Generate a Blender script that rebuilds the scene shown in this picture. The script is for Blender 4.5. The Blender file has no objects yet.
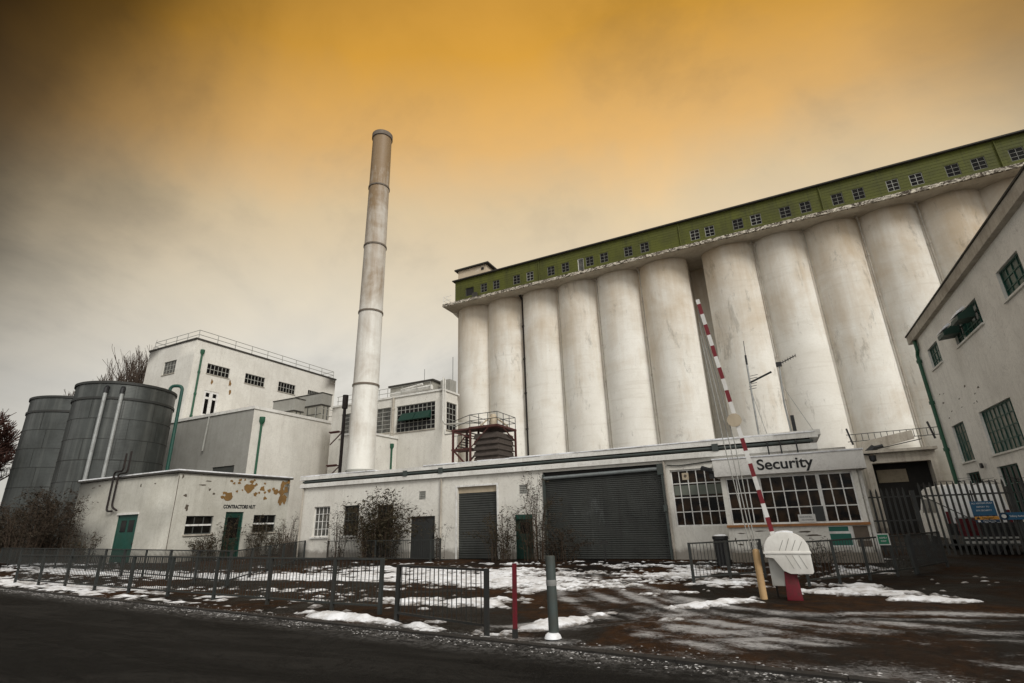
import bpy, bmesh, math, random
from mathutils import Vector, Matrix, noise
R = math.radians
random.seed(7)
scene = bpy.context.scene
COL = scene.collection

# ------------------------------------------------------------------ materials
MATS = {}
def new_mat(name):
    m = bpy.data.materials.new(name); m.use_nodes = True
    nt = m.node_tree; nt.nodes.clear()
    out = nt.nodes.new('ShaderNodeOutputMaterial'); b = nt.nodes.new('ShaderNodeBsdfPrincipled')
    nt.links.new(b.outputs[0], out.inputs[0]); MATS[name] = m
    return m, nt, b
def N(nt, t, **kw):
    n = nt.nodes.new(t)
    for k, v in kw.items(): setattr(n, k, v)
    return n
def L(nt, a, b): nt.links.new(a, b)
def pos(nt, sc=(1,1,1), obj=False):
    if obj: s = N(nt, 'ShaderNodeTexCoord').outputs['Object']
    else: s = N(nt, 'ShaderNodeNewGeometry').outputs['Position']
    mp = N(nt, 'ShaderNodeMapping'); mp.inputs['Scale'].default_value = sc
    L(nt, s, mp.inputs[0]); return mp.outputs[0]
def nz(nt, vec, scale, detail=5, rough=.6, dist=0):
    n = N(nt, 'ShaderNodeTexNoise'); n.inputs['Scale'].default_value = scale
    n.inputs['Detail'].default_value = detail; n.inputs['Roughness'].default_value = rough
    n.inputs['Distortion'].default_value = dist
    L(nt, vec, n.inputs['Vector']); return n.outputs[0]
def ramp(nt, fac, stops):
    r = N(nt, 'ShaderNodeValToRGB'); e = r.color_ramp.elements
    while len(e) < len(stops): e.new(.5)
    for i, (p, c) in enumerate(stops):
        e[i].position = p
        e[i].color = (c, c, c, 1) if not isinstance(c, tuple) else (*c, 1)
    L(nt, fac, r.inputs[0]); return r.outputs[0]
def mix(nt, fac, a, b, mode='MIX'):
    m = N(nt, 'ShaderNodeMix', data_type='RGBA', blend_type=mode)
    if hasattr(fac, 'default_value'): L(nt, fac, m.inputs[0])
    else: m.inputs[0].default_value = fac
    for s, v in ((m.inputs[6], a), (m.inputs[7], b)):
        if isinstance(v, tuple): s.default_value = (*v, 1)
        else: L(nt, v, s)
    return m.outputs[2]
def math_(nt, op, a, b=0.0):
    m = N(nt, 'ShaderNodeMath', operation=op)
    for s, v in ((m.inputs[0], a), (m.inputs[1], b)):
        if hasattr(v, 'default_value'): L(nt, v, s)
        else: s.default_value = v
    return m.outputs[0]
def bump(nt, b, h, strength=.3, dist=.02):
    n = N(nt, 'ShaderNodeBump'); n.inputs['Strength'].default_value = strength
    n.inputs['Distance'].default_value = dist
    L(nt, h, n.inputs['Height']); L(nt, n.outputs[0], b.inputs['Normal'])

def wall_mat(name, base, dirt, big=.35, streak=.35, spots=.2, rough=.85, spotcol=(.12,.1,.075), sc=1.0, bands=0):
    m, nt, b = new_mat(name)
    p = pos(nt)
    c = mix(nt, ramp(nt, nz(nt, p, .35*sc, 6, .65), [(.38, 0.0), (.72, big)]), base, dirt)
    ps = pos(nt, (2.2*sc, 2.2*sc, .09*sc))
    c = mix(nt, ramp(nt, nz(nt, ps, 1.0, 5, .6), [(.5, 0.0), (.78, streak)]), c, dirt)
    c = mix(nt, ramp(nt, nz(nt, pos(nt, (1, 1, .6)), 2.4*sc, 8, .72, .4), [(.63, 0.0), (.70, spots)]), c, spotcol)
    g = nz(nt, p, 9*sc, 6, .7)
    c = mix(nt, ramp(nt, g, [(.3, .22), (.6, 0.0)]), c, dirt)
    sz = N(nt, 'ShaderNodeSeparateXYZ'); L(nt, p, sz.inputs[0])
    foot = math_(nt, 'ADD', sz.outputs[2], math_(nt, 'MULTIPLY', nz(nt, p, 2.6, 6, .7), -.6))
    c = mix(nt, ramp(nt, foot, [(-.1, .65), (.22, 0.0)]), c, (.09,.07,.05))
    c = mix(nt, ramp(nt, nz(nt, pos(nt, (1, 1, .8)), .9*sc, 9, .75, 1.2), [(.485, 0.0), (.5, .28), (.515, 0.0)]), c, spotcol)
    if bands:
        w = N(nt, 'ShaderNodeTexWave', wave_type='BANDS', bands_direction='Z'); w.inputs['Scale'].default_value = bands
        w.inputs['Distortion'].default_value = 1.0; w.inputs['Detail'].default_value = 3
        L(nt, p, w.inputs[0])
        c = mix(nt, ramp(nt, w.outputs[1], [(.0, .10), (.12, 0.0)]), c, dirt)
    L(nt, c, b.inputs['Base Color']); b.inputs['Roughness'].default_value = rough
    bump(nt, b, g, .35, .02)
    return m
def paint_mat(name, base, wear=(.1,.08,.06), amt=.3, rough=.5, metal=0.0, sc=3, spec=.4):
    m, nt, b = new_mat(name)
    p = pos(nt)
    n = nz(nt, p, sc, 7, .7)
    c = mix(nt, ramp(nt, n, [(.45, 0.0), (.72, amt)]), base, wear)
    c = mix(nt, ramp(nt, nz(nt, pos(nt, (5, 5, .3)), 1.2, 4), [(.5, 0.0), (.8, amt*.8)]), c, wear)
    L(nt, c, b.inputs['Base Color'])
    L(nt, ramp(nt, n, [(.3, max(rough-.12, .05)), (.75, min(rough+.2, 1.0))]), b.inputs['Roughness'])
    b.inputs['Metallic'].default_value = metal; b.inputs['Specular IOR Level'].default_value = spec
    bump(nt, b, nz(nt, p, sc*6, 4), .15, .005)
    return m
def leaf_mat(name, a, c2):
    m, nt, b = new_mat(name)
    c = mix(nt, ramp(nt, nz(nt, pos(nt), 7, 3), [(.35, 0.0), (.65, 1.0)]), a, c2)
    L(nt, c, b.inputs['Base Color']); b.inputs['Roughness'].default_value = .75
    b.inputs['Specular IOR Level'].default_value = .2
    return m
def glass_mat(name, base, var, rough=.12, sc=1.2):
    m, nt, b = new_mat(name)
    c = mix(nt, ramp(nt, nz(nt, pos(nt), sc, 3), [(.4, 0.0), (.62, 1.0)]), base, var)
    L(nt, c, b.inputs['Base Color']); b.inputs['Roughness'].default_value = rough
    b.inputs['Specular IOR Level'].default_value = .12
    bump(nt, b, nz(nt, pos(nt), 1.5, 2), .05, .02)
    return m

def dirt_filter_tint_mat(name, base, dirt, zlo, zhi, top, amt, streak, rough=.88, spots=.42, mott=.38, smudge=.5, lifts=.20):
    """white paint with dirt; tan rising with height is lens-filter tint put into colour"""
    m, nt, b = new_mat(name)
    p = pos(nt)
    c = mix(nt, ramp(nt, nz(nt, p, .22, 7, .68, .5), [(.40, 0.0), (.70, mott)]), base, dirt)
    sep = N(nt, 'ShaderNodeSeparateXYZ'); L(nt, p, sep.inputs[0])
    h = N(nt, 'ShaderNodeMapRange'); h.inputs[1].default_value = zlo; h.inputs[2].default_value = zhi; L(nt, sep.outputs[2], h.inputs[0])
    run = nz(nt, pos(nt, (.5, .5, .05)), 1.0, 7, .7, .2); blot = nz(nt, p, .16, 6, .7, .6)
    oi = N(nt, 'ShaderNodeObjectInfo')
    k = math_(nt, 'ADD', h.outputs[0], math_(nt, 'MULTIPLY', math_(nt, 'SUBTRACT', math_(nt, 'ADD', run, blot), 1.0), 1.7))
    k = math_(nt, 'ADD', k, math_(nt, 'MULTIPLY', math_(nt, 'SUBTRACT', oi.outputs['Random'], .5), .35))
    c = mix(nt, ramp(nt, k, [(.12, 0.0), (1.05, amt)]), c, top)  # warm lens-filter tint painted in, stronger towards the top
    c = mix(nt, ramp(nt, nz(nt, pos(nt, (1.0, 1.0, .05)), 1.6, 6, .7, .3), [(.55, 0.0), (.78, streak)]), c, dirt)
    c = mix(nt, ramp(nt, nz(nt, pos(nt, (.55, .55, .32)), 1.5, 9, .78, .8), [(.615, 0.0), (.70, spots)]), c, (.15,.125,.09))
    lift = nz(nt, pos(nt, (.25, .25, 3.2)), 1.0, 4, .55)
    c = mix(nt, ramp(nt, lift, [(.56, 0.0), (.70, lifts)]), c, dirt)
    sm = math_(nt, 'ADD', nz(nt, pos(nt, (.8, .8, .22)), 1.1, 10, .8, .5), math_(nt, 'MULTIPLY', oi.outputs['Random'], .06))
    c = mix(nt, ramp(nt, sm, [(.60, 0.0), (.66, smudge*.7), (.75, smudge)]), c, (.17,.145,.11))
    g = nz(nt, p, 7, 7, .72)
    c = mix(nt, ramp(nt, g, [(.3, .16), (.58, 0.0)]), c, dirt)
    L(nt, c, b.inputs['Base Color']); b.inputs['Roughness'].default_value = rough
    bump(nt, b, g, .35, .02)
    return m
W_SILO = dirt_filter_tint_mat('silo_concrete', (.81,.785,.72), (.48,.425,.335), 11, 31, (.50,.385,.25), .85, .16)
W_WHITE = wall_mat('white_render', (.72,.70,.64), (.40,.365,.31), .38, .28, .5, .85, (.16,.13,.10))
W_HUT = wall_mat('hut_render', (.54,.525,.465), (.27,.25,.20), .5, .4, .65, .88, (.15,.12,.09), 1.2)
W_GREY = wall_mat('grey_front_and_link_shade', (.33,.325,.295), (.19,.18,.155), .5, .4, .25)
W_RIGHT = wall_mat('right_render', (.82,.80,.75), (.38,.36,.32), .4, .2, .35, .85, (.12,.10,.08))
W_TRIM = wall_mat('trim_concrete', (.50,.46,.39), (.15,.12,.09), .6, .5, .8, .9, (.06,.05,.04), 2.2)
def ledge_mat():
    m, nt, b = new_mat('spalled_ledge')
    p = pos(nt)
    c = mix(nt, ramp(nt, nz(nt, p, .6, 7, .7), [(.38, 0.0), (.66, .6)]), (.62,.57,.48), (.30,.24,.17))
    sep = N(nt, 'ShaderNodeSeparateXYZ'); L(nt, p, sep.inputs[0])
    lip = math_(nt, 'LESS_THAN', sep.outputs[1], 48.75)
    sp = ramp(nt, nz(nt, pos(nt, (1.1, 1, 2.2)), 2.0, 8, .8, 1.0), [(.46, 0.0), (.52, 1.0)])
    c = mix(nt, math_(nt, 'MULTIPLY', lip, sp), c, (.05,.036,.022))
    lt = ramp(nt, nz(nt, pos(nt, (1.7, 1, 2.6)), 2.6, 6, .7), [(.55, 0.0), (.6, 1.0)])
    c = mix(nt, math_(nt, 'MULTIPLY', lip, lt), c, (.72,.66,.54))
    c = mix(nt, ramp(nt, nz(nt, p, 1.6, 8, .75), [(.60, 0.0), (.68, .7)]), c, (.10,.075,.05))
    L(nt, c, b.inputs['Base Color']); b.inputs['Roughness'].default_value = .9
    bump(nt, b, nz(nt, p, 5, 6, .7), .5, .03); return m
W_LEDGE = ledge_mat()
W_CAP = wall_mat('white_cap', (.76,.75,.71), (.30,.27,.22), .4, .4, .5, .8, (.14,.12,.10), 1.6)
GREEN_CLAD = wall_mat('green_cladding', (.090,.098,.006), (.036,.038,.006), .7, .7, .6, .8, (.045,.028,.012), 1.3)
ROOF_DARK = paint_mat('dark_roofing', (.035,.032,.028), (.09,.08,.06), .5, .85)
FRAME_W = paint_mat('white_frame_paint', (.72,.71,.68), (.22,.19,.15), .5, .55)
FRAME_D = paint_mat('dark_frame_paint', (.05,.055,.05), (.12,.10,.08), .4, .6)
FRAME_G = paint_mat('grey_frame_paint', (.33,.33,.30), (.14,.12,.10), .5, .6)
FRAME_M = paint_mat('dull_frame_paint', (.16,.16,.14), (.06,.05,.04), .6, .6)
FRAME_T = paint_mat('teal_frame_paint', (.008,.065,.047), (.03,.04,.03), .4, .55)
GLASS = glass_mat('dark_glass', (.004,.004,.004), (.012,.011,.009))
GLASS_W = glass_mat('warm_dark_glass', (.002,.002,.002), (.035,.020,.010), .15, 2.2)
GLASS_B = glass_mat('blind_behind_glass', (.10,.115,.095), (.14,.15,.125), .25)
GLASS_G = glass_mat('green_tinted_glass', (.012,.05,.04), (.05,.075,.055), .2, 2.0)
GLASS_P = glass_mat('patched_panes', (.01,.055,.045), (.16,.15,.12), .3, 1.6)
GLASS_C = glass_mat('curtained_glass', (.12,.115,.10), (.05,.05,.045), .3, 2.5)
TEAL = paint_mat('teal_door_paint', (.005,.060,.043), (.03,.05,.035), .5, .5)
GREEN_PIPE = paint_mat('green_pipe_paint', (.015,.085,.045), (.03,.05,.025), .35, .5)
GREEN_DK = paint_mat('dark_green_paint', (.003,.032,.022), (.02,.035,.02), .5, .5)
def tank_mat():
    m, nt, b = new_mat('tank_steel')
    p = pos(nt)
    c = mix(nt, ramp(nt, nz(nt, p, .5, 7, .7), [(.36, 0.0), (.68, .8)]), (.066,.072,.068), (.030,.032,.029))
    c = mix(nt, ramp(nt, nz(nt, pos(nt, (1.1, 1.1, .06)), 1.2, 6, .65), [(.48, 0.0), (.72, .75)]), c, (.13,.135,.125))  # pale vertical streaks put the steel's sheen into its colour
    c = mix(nt, ramp(nt, nz(nt, pos(nt, (1.6, 1.6, .05)), 1.6, 6, .7), [(.55, 0.0), (.75, .7)]), c, (.022,.021,.018))
    L(nt, c, b.inputs['Base Color']); b.inputs['Roughness'].default_value = .42; b.inputs['Metallic'].default_value = .35
    w = N(nt, 'ShaderNodeTexWave', wave_type='BANDS', bands_direction='Z'); w.inputs['Scale'].default_value = 2.2; L(nt, p, w.inputs[0])
    bump(nt, b, w.outputs[1], .10, .03); return m
TANK = tank_mat()
TANK_D = paint_mat('tank_ring_steel', (.022,.024,.022), (.05,.04,.03), .4, .6)
GALV = paint_mat('galvanised_steel', (.36,.37,.36), (.09,.085,.075), .5, .5, .35)
RAIL = paint_mat('rail_steel', (.026,.030,.028), (.026,.018,.013), .6, .6, .0)
RAIL_D = paint_mat('dark_rail_steel', (.016,.018,.017), (.03,.018,.012), .5, .6, .0)
PALISADE = paint_mat('palisade_steel', (.032,.034,.032), (.03,.022,.016), .5, .5, .0)
SHUT = paint_mat('shutter_steel', (.043,.045,.041), (.019,.020,.018), .7, .5, .0, .8, .3)
_m = SHUT; _nt = _m.node_tree; _b = [n for n in _nt.nodes if n.type == 'BSDF_PRINCIPLED'][0]
_src = _b.inputs['Base Color'].links[0].from_socket     # pale wiped stains and scuffs on the slats
_c = mix(_nt, ramp(_nt, nz(_nt, pos(_nt, (1.1, 1, .42)), 1.0, 7, .7, .8), [(.60, 0.0), (.76, .6)]), _src, (.135,.145,.14))
_c = mix(_nt, ramp(_nt, nz(_nt, pos(_nt, (6, 1, .25)), 1.0, 5, .7), [(.58, 0.0), (.75, .5)]), _c, (.02,.017,.014))
L(_nt, _c, _b.inputs['Base Color'])
SHUT_L = paint_mat('shutter_housing', (.20,.22,.22), (.10,.10,.09), .5, .5, .3)
DOOR_G = paint_mat('grey_door_paint', (.030,.031,.029), (.03,.03,.03), .5, .6)
RUST = paint_mat('red_oxide_steel', (.065,.018,.014), (.035,.018,.012), .5, .7)
PIPE_BR = paint_mat('brown_flue_paint', (.012,.008,.007), (.03,.018,.013), .5, .7)
BLACK = paint_mat('black_plastic', (.012,.012,.013), (.03,.03,.028), .3, .45)
RED = paint_mat('red_paint', (.13,.003,.012), (.05,.018,.012), .8, .6, 0.0, 7)
BAR_RED = paint_mat('barrier_red', (.15,.006,.012), (.12,.01,.012), .4, .45)
BAR_WHITE = paint_mat('barrier_white', (.64,.63,.60), (.30,.27,.22), .4, .5)
HOOD = paint_mat('hood_plastic', (.72,.705,.66), (.34,.31,.26), .35, .4, 0.0, 2.2)
HOUSE = paint_mat('housing_grey', (.33,.325,.30), (.2,.18,.15), .4, .5)
YELLOW = paint_mat('yellow_post_paint', (.46,.30,.145), (.20,.12,.06), .5, .7)
BOLL = paint_mat('bollard_steel', (.045,.058,.054), (.05,.045,.035), .6, .6)
BOLL_W = paint_mat('bollard_band', (.22,.22,.21), (.1,.1,.09), .6, .6)
CHIM = dirt_filter_tint_mat('chimney_paint', (.74,.73,.68), (.42,.37,.30), 12, 42, (.22,.14,.065), 1.0, .05, .6, .05, .10, 0.0, .04)
RINGM = paint_mat('chimney_ring', (.16,.13,.10), (.07,.05,.035), .5, .7)
CLAD = wall_mat('grey_cladding', (.34,.33,.285), (.2,.185,.15), .5, .5, .3)
TIMB = paint_mat('weathered_slats', (.062,.048,.040), (.022,.02,.018), .6, .8)
BEIGE = paint_mat('beige_paint', (.42,.35,.25), (.22,.17,.11), .4, .6)
WHITE_P = paint_mat('white_pipe', (.58,.57,.53), (.28,.25,.2), .4, .5)
SIGN_W = paint_mat('sign_white', (.58,.575,.545), (.36,.33,.29), .35, .5)
SIGN_FASCIA = wall_mat('sign_fascia', (.72,.70,.66), (.38,.35,.30), .3, .35, .1, .6)
SIGN_B = paint_mat('sign_blue', (.012,.085,.17), (.03,.06,.09), .4, .45)
SIGN_N = paint_mat('sign_navy', (.010,.035,.075), (.02,.03,.04), .4, .45)
SIGN_O = paint_mat('sign_orange', (.55,.25,.03), (.3,.14,.04), .4, .45)
SIGN_G = paint_mat('sign_green', (.006,.15,.075), (.02,.09,.05), .35, .45)
SIGN_G2 = paint_mat('notice_green', (.006,.105,.075), (.02,.06,.045), .35, .45)
LETTER = paint_mat('black_lettering', (.012,.012,.012), (.03,.03,.03), .2, .6)
LETTER_W = paint_mat('white_lettering', (.62,.62,.60), (.4,.4,.38), .2, .6)
SILL_O = paint_mat('orange_sill', (.30,.125,.035), (.14,.07,.03), .5, .6)
BARE = wall_mat('bare_render_patch', (.23,.125,.035), (.10,.055,.02), .7, .3, .6, .95, (.06,.035,.02), 3)
CRACK = wall_mat('cracked_patch', (.10,.08,.06), (.06,.05,.035), .5, .3, .5, .95, (.03,.025,.02), 3)
ROUGHP = wall_mat('rough_brown_patch', (.135,.105,.08), (.07,.055,.04), .8, .2, .9, .95, (.03,.025,.02), 5)
VAN_W = paint_mat('van_white', (.80,.80,.79), (.45,.44,.42), .3, .3)
VAN_D = paint_mat('van_trim', (.02,.02,.02), (.04,.04,.04), .3, .5)
BARK = leaf_mat('bark', (.050,.036,.027), (.085,.062,.046))
BARK2 = leaf_mat('red_twigs', (.045,.022,.017), (.075,.035,.026))
STEM = leaf_mat('shrub_stems', (.034,.023,.016), (.070,.048,.032))
LEAF = leaf_mat('dark_leaves', (.024,.021,.011), (.050,.038,.020))
LEAF2 = leaf_mat('bramble_leaves', (.019,.015,.010), (.040,.029,.018))
LEAF3 = leaf_mat('greenish_weed_leaves', (.020,.026,.013), (.045,.042,.022))
INTER = paint_mat('bay_unlit_depth', (.012,.011,.010), (.02,.018,.015), .5, .9)
INTER_L = paint_mat('bay_lit_wall_stand_in', (.26,.22,.16), (.12,.10,.07), .5, .9)

def snow_mat(name='snow_surface', thin=False):
    m, nt, b = new_mat(name)
    p = pos(nt)
    n = nz(nt, p, 2.2, 7, .7)
    c = mix(nt, ramp(nt, n, [(.46, 0.0), (.74, .85)]), (.80,.81,.83), (.34,.31,.27))
    L(nt, c, b.inputs['Base Color']); b.inputs['Roughness'].default_value = .7
    b.inputs['Specular IOR Level'].default_value = .3
    if thin:      # meltwater shows dark through the thin rim
        at = N(nt, 'ShaderNodeAttribute'); at.attribute_name = 'depth'
        k = math_(nt, 'ADD', at.outputs['Fac'], math_(nt, 'MULTIPLY', math_(nt, 'SUBTRACT', nz(nt, p, 9, 8, .78), .5), .55))
        c = mix(nt, ramp(nt, k, [(.0, .9), (.07, .5), (.19, 0.0)]), c, (.10,.085,.07)); L(nt, c, b.inputs['Base Color'])
    bump(nt, b, nz(nt, p, 14, 6, .7), .6, .03)
    return m
SNOW = snow_mat(); SNOW_G = snow_mat('ground_snow', True)
def ground_mat():
    m, nt, b = new_mat('wet_mud_yard')
    p = pos(nt)
    big = nz(nt, p, .22, 7, .66, .8)
    c = mix(nt, ramp(nt, big, [(.44, 0.0), (.56, 1.0)]), (.0070,.0056,.0047), (.044,.019,.0058))
    f = nz(nt, pos(nt, (1, .62, 1)), 3.2, 10, .78, .6)
    c = mix(nt, ramp(nt, f, [(.36, .9), (.58, 0.0)]), c, (.006,.0046,.0038))
    at = N(nt, 'ShaderNodeAttribute'); at.attribute_name = 'slush_cover'
    fine = nz(nt, pos(nt, (.9, 1.2, 1)), 13, 10, .86, .6); mid = nz(nt, pos(nt, (.7, 1.2, 1)), 1.7, 8, .75, 1.5)
    v = math_(nt, 'ADD', math_(nt, 'MULTIPLY', fine, .72), math_(nt, 'MULTIPLY', mid, .38))
    v = math_(nt, 'ADD', v, math_(nt, 'MULTIPLY', at.outputs['Fac'], .27))
    c = mix(nt, ramp(nt, v, [(.65, 0.0), (.72, .25), (.83, .85)]), c, (.46,.455,.45))
    L(nt, c, b.inputs['Base Color'])
    L(nt, ramp(nt, big, [(.42, .55), (.6, .95)]), b.inputs['Roughness'])
    b.inputs['Specular IOR Level'].default_value = .12
    bump(nt, b, f, 1.0, .07)
    return m
GROUND = ground_mat()
def far_mat():
    m, nt, b = new_mat('far_ground')
    p = pos(nt)
    c = mix(nt, ramp(nt, nz(nt, p, .3, 6), [(.4, 0.0), (.6, 1.0)]), (.030,.024,.018), (.055,.042,.026))
    L(nt, c, b.inputs['Base Color']); b.inputs['Roughness'].default_value = .9
    bump(nt, b, nz(nt, p, 3, 6), .5, .05); return m
FAR = far_mat()
def road_mat():
    m, nt, b = new_mat('asphalt')
    p = pos(nt)
    f = nz(nt, p, 38, 7, .85)
    c = mix(nt, ramp(nt, f, [(.36, 0.0), (.68, 1.0)]), (.0014,.0014,.0013), (.0200,.0192,.0178))
    lane = nz(nt, pos(nt, (.14, .9, 1)), 1.0, 8, .72, 1.0)
    c = mix(nt, ramp(nt, lane, [(.46, 0.0), (.62, .85)]), c, (.030,.028,.025))
    c = mix(nt, ramp(nt, nz(nt, pos(nt, (.5, .9, 1)), 1.1, 9, .78, 1.5), [(.485, 0.0), (.5, .8), (.515, 0.0)]), c, (.0018,.0017,.0016))
    # slush and grit left along the road edge
    sep = N(nt, 'ShaderNodeSeparateXYZ'); L(nt, p, sep.inputs[0])
    e = math_(nt, 'ADD', sep.outputs[1], math_(nt, 'MULTIPLY', sep.outputs[0], .098))
    d = math_(nt, 'SUBTRACT', e, 7.12)
    band = ramp(nt, math_(nt, 'ADD', math_(nt, 'MULTIPLY', d, .55), 1.0), [(.55, 0.0), (.97, 1.0)])
    k = math_(nt, 'MULTIPLY', ramp(nt, nz(nt, p, 9, 9, .82), [(.44, 0.0), (.66, 1.0)]), ramp(nt, nz(nt, pos(nt, (.5, 1.6, 1)), 1.0, 6, .7), [(.36, .15), (.6, 1.0)]))
    c = mix(nt, math_(nt, 'MULTIPLY', band, k), c, (.30,.29,.28))
    L(nt, c, b.inputs['Base Color'])
    L(nt, ramp(nt, lane, [(.35, .6), (.65, .95)]), b.inputs['Roughness'])
    b.inputs['Specular IOR Level'].default_value = .07
    bump(nt, b, f, 1.0, .02); return m
ROAD = road_mat()
KERB = paint_mat('kerb_stone', (.022,.019,.016), (.008,.007,.006), .7, .9)
SLUSH = paint_mat('dirty_slush', (.42,.41,.40), (.12,.11,.10), .9, .8, 0.0, 2.2)

# ------------------------------------------------------------------ mesh builder
def Tid(x, y, z): return (x, y, z)
def Tfront(y0): return lambda u, d, z: (u, y0 + d, z)        # wall facing -Y, d goes into the wall
def Teast(x0): return lambda u, d, z: (x0 - d, u, z)         # wall facing +X
def Twest(x0): return lambda u, d, z: (x0 + d, u, z)         # wall facing -X
class MB:
    def __init__(s): s.v = []; s.f = []; s.mi = []; s.cur = 0
    def add(s, vs, fs):
        o = len(s.v); s.v += [tuple(v) for v in vs]
        s.f += [tuple(i + o for i in f) for f in fs]; s.mi += [s.cur] * len(fs); return s
    def box(s, a0, a1, b0, b1, c0, c1, T=Tid):
        vs = [T(a, b, c) for a in (a0, a1) for b in (b0, b1) for c in (c0, c1)]
        return s.add(vs, [(0,1,3,2),(4,6,7,5),(0,4,5,1),(2,3,7,6),(0,2,6,4),(1,5,7,3)])
    def quad(s, *vs): return s.add(vs, [tuple(range(len(vs)))])
    def tube(s, pts, r, n=8, cap=True):
        pts = [Vector(p) for p in pts]; rs = r if isinstance(r, (list, tuple)) else [r] * len(pts)
        rings = []; up = None
        for i, p in enumerate(pts):
            d = (pts[min(i+1, len(pts)-1)] - pts[max(i-1, 0)]).normalized()
            if up is None: up = Vector((0,0,1)) if abs(d.z) < .9 else Vector((1,0,0))
            a = d.cross(up).normalized(); b = a.cross(d).normalized(); up = b
            rings.append([p + (a*math.cos(2*math.pi*k/n) + b*math.sin(2*math.pi*k/n)) * rs[i] for k in range(n)])
        vs = [v for rg in rings for v in rg]; fs = []
        for i in range(len(pts)-1):
            for k in range(n):
                fs.append((i*n+k, i*n+(k+1)%n, (i+1)*n+(k+1)%n, (i+1)*n+k))
        if cap: fs += [tuple(range(n-1, -1, -1)), tuple((len(pts)-1)*n + k for k in range(n))]
        return s.add(vs, fs)
    def bar(s, a, b, w, h=None):
        """square bar from a to b"""
        a, b = Vector(a), Vector(b); h = h or w; d = (b-a).normalized()
        up = Vector((0,0,1)) if abs(d.z) < .95 else Vector((0,1,0))
        x = d.cross(up).normalized()*w/2; y = x.cross(d).normalized()*h/2
        vs = [q + sx*x + sy*y for q in (a, b) for sx, sy in ((-1,-1),(1,-1),(1,1),(-1,1))]
        return s.add(vs, [(0,3,2,1),(4,5,6,7),(0,1,5,4),(1,2,6,5),(2,3,7,6),(3,0,4,7)])
    def lathe(s, cx, cy, prof, n=48):
        """prof = [(r, z)...] around a vertical axis"""
        vs = []; fs = []; m = len(prof)
        for k in range(n):
            a = 2*math.pi*k/n
            for r, z in prof: vs.append((cx + r*math.cos(a), cy + r*math.sin(a), z))
        for k in range(n):
            for i in range(m-1):
                fs.append((k*m+i, ((k+1)%n)*m+i, ((k+1)%n)*m+i+1, k*m+i+1))
        return s.add(vs, fs)
    def prism(s, poly, d0, d1, T=Tid):
        """poly in (u, z); extruded over d"""
        n = len(poly)
        vs = [T(u, d0, z) for u, z in poly] + [T(u, d1, z) for u, z in poly]
        fs = [tuple(range(n)), tuple(range(2*n-1, n-1, -1))] + [(i, i+n, (i+1)%n+n, (i+1)%n) for i in range(n)]
        return s.add(vs, fs)
    def facade(s, u0, u1, z0, z1, ops, T, depth=.18):
        us = sorted({u0, u1, *[o[0] for o in ops], *[o[1] for o in ops]})
        zs = sorted({z0, z1, *[o[2] for o in ops], *[o[3] for o in ops]})
        for a, b in zip(us, us[1:]):
            for c, d in zip(zs, zs[1:]):
                mu, mz = (a+b)/2, (c+d)/2
                if any(o[0] < mu < o[1] and o[2] < mz < o[3] for o in ops): continue
                s.quad(T(a,0,c), T(b,0,c), T(b,0,d), T(a,0,d))
        for a, b, c, d in ops:
            s.quad(T(a,0,c), T(a,depth,c), T(a,depth,d), T(a,0,d)); s.quad(T(b,0,c), T(b,0,d), T(b,depth,d), T(b,depth,c))
            s.quad(T(a,0,d), T(a,depth,d), T(b,depth,d), T(b,0,d)); s.quad(T(a,0,c), T(b,0,c), T(b,depth,c), T(a,depth,c))
        return s
    def build(s, name, mat, parent=None, bevel=0, weld=True):
        me = bpy.data.meshes.new(name)
        o = parent_loc(parent)
        me.from_pydata([(x-o[0], y-o[1], z-o[2]) for x, y, z in s.v], [], s.f)
        mats = mat if isinstance(mat, (list, tuple)) else [mat]
        for m in mats: me.materials.append(m)
        if len(mats) > 1:
            for p, i in zip(me.polygons, s.mi): p.material_index = i
        bm = bmesh.new(); bm.from_mesh(me)
        if weld and len(s.v) < 60000: bmesh.ops.remove_doubles(bm, verts=bm.verts, dist=.0004)
        bmesh.ops.recalc_face_normals(bm, faces=bm.faces)
        if bevel:
            bmesh.ops.bevel(bm, geom=[e for e in bm.edges if len(e.link_faces) == 2 and e.calc_face_angle(0) > .6],
                            offset=bevel, segments=2, affect='EDGES', profile=.6)
        bm.to_mesh(me); bm.free()
        for p in me.polygons: p.use_smooth = True
        me.set_sharp_from_angle(angle=R(32))
        ob = bpy.data.objects.new(name, me); COL.objects.link(ob)
        if parent: ob.parent = parent
        return ob
def parent_loc(p):
    v = Vector((0,0,0))
    while p is not None: v += p.location; p = p.parent
    return v
def thing(name, loc, label, cat, group=None):
    o = bpy.data.objects.new(name, None); COL.objects.link(o); o.location = loc
    o.empty_display_size = .3
    return tag(o, label, cat, group)
def tag(o, label, cat, group=None, kind=None):
    if label: o['label'] = label
    if cat: o['category'] = cat
    if group: o['group'] = group
    if kind: o['kind'] = kind
    return o
def struct(name, mb, mat):
    o = mb.build(name, mat); o['kind'] = 'structure'; return o

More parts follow.
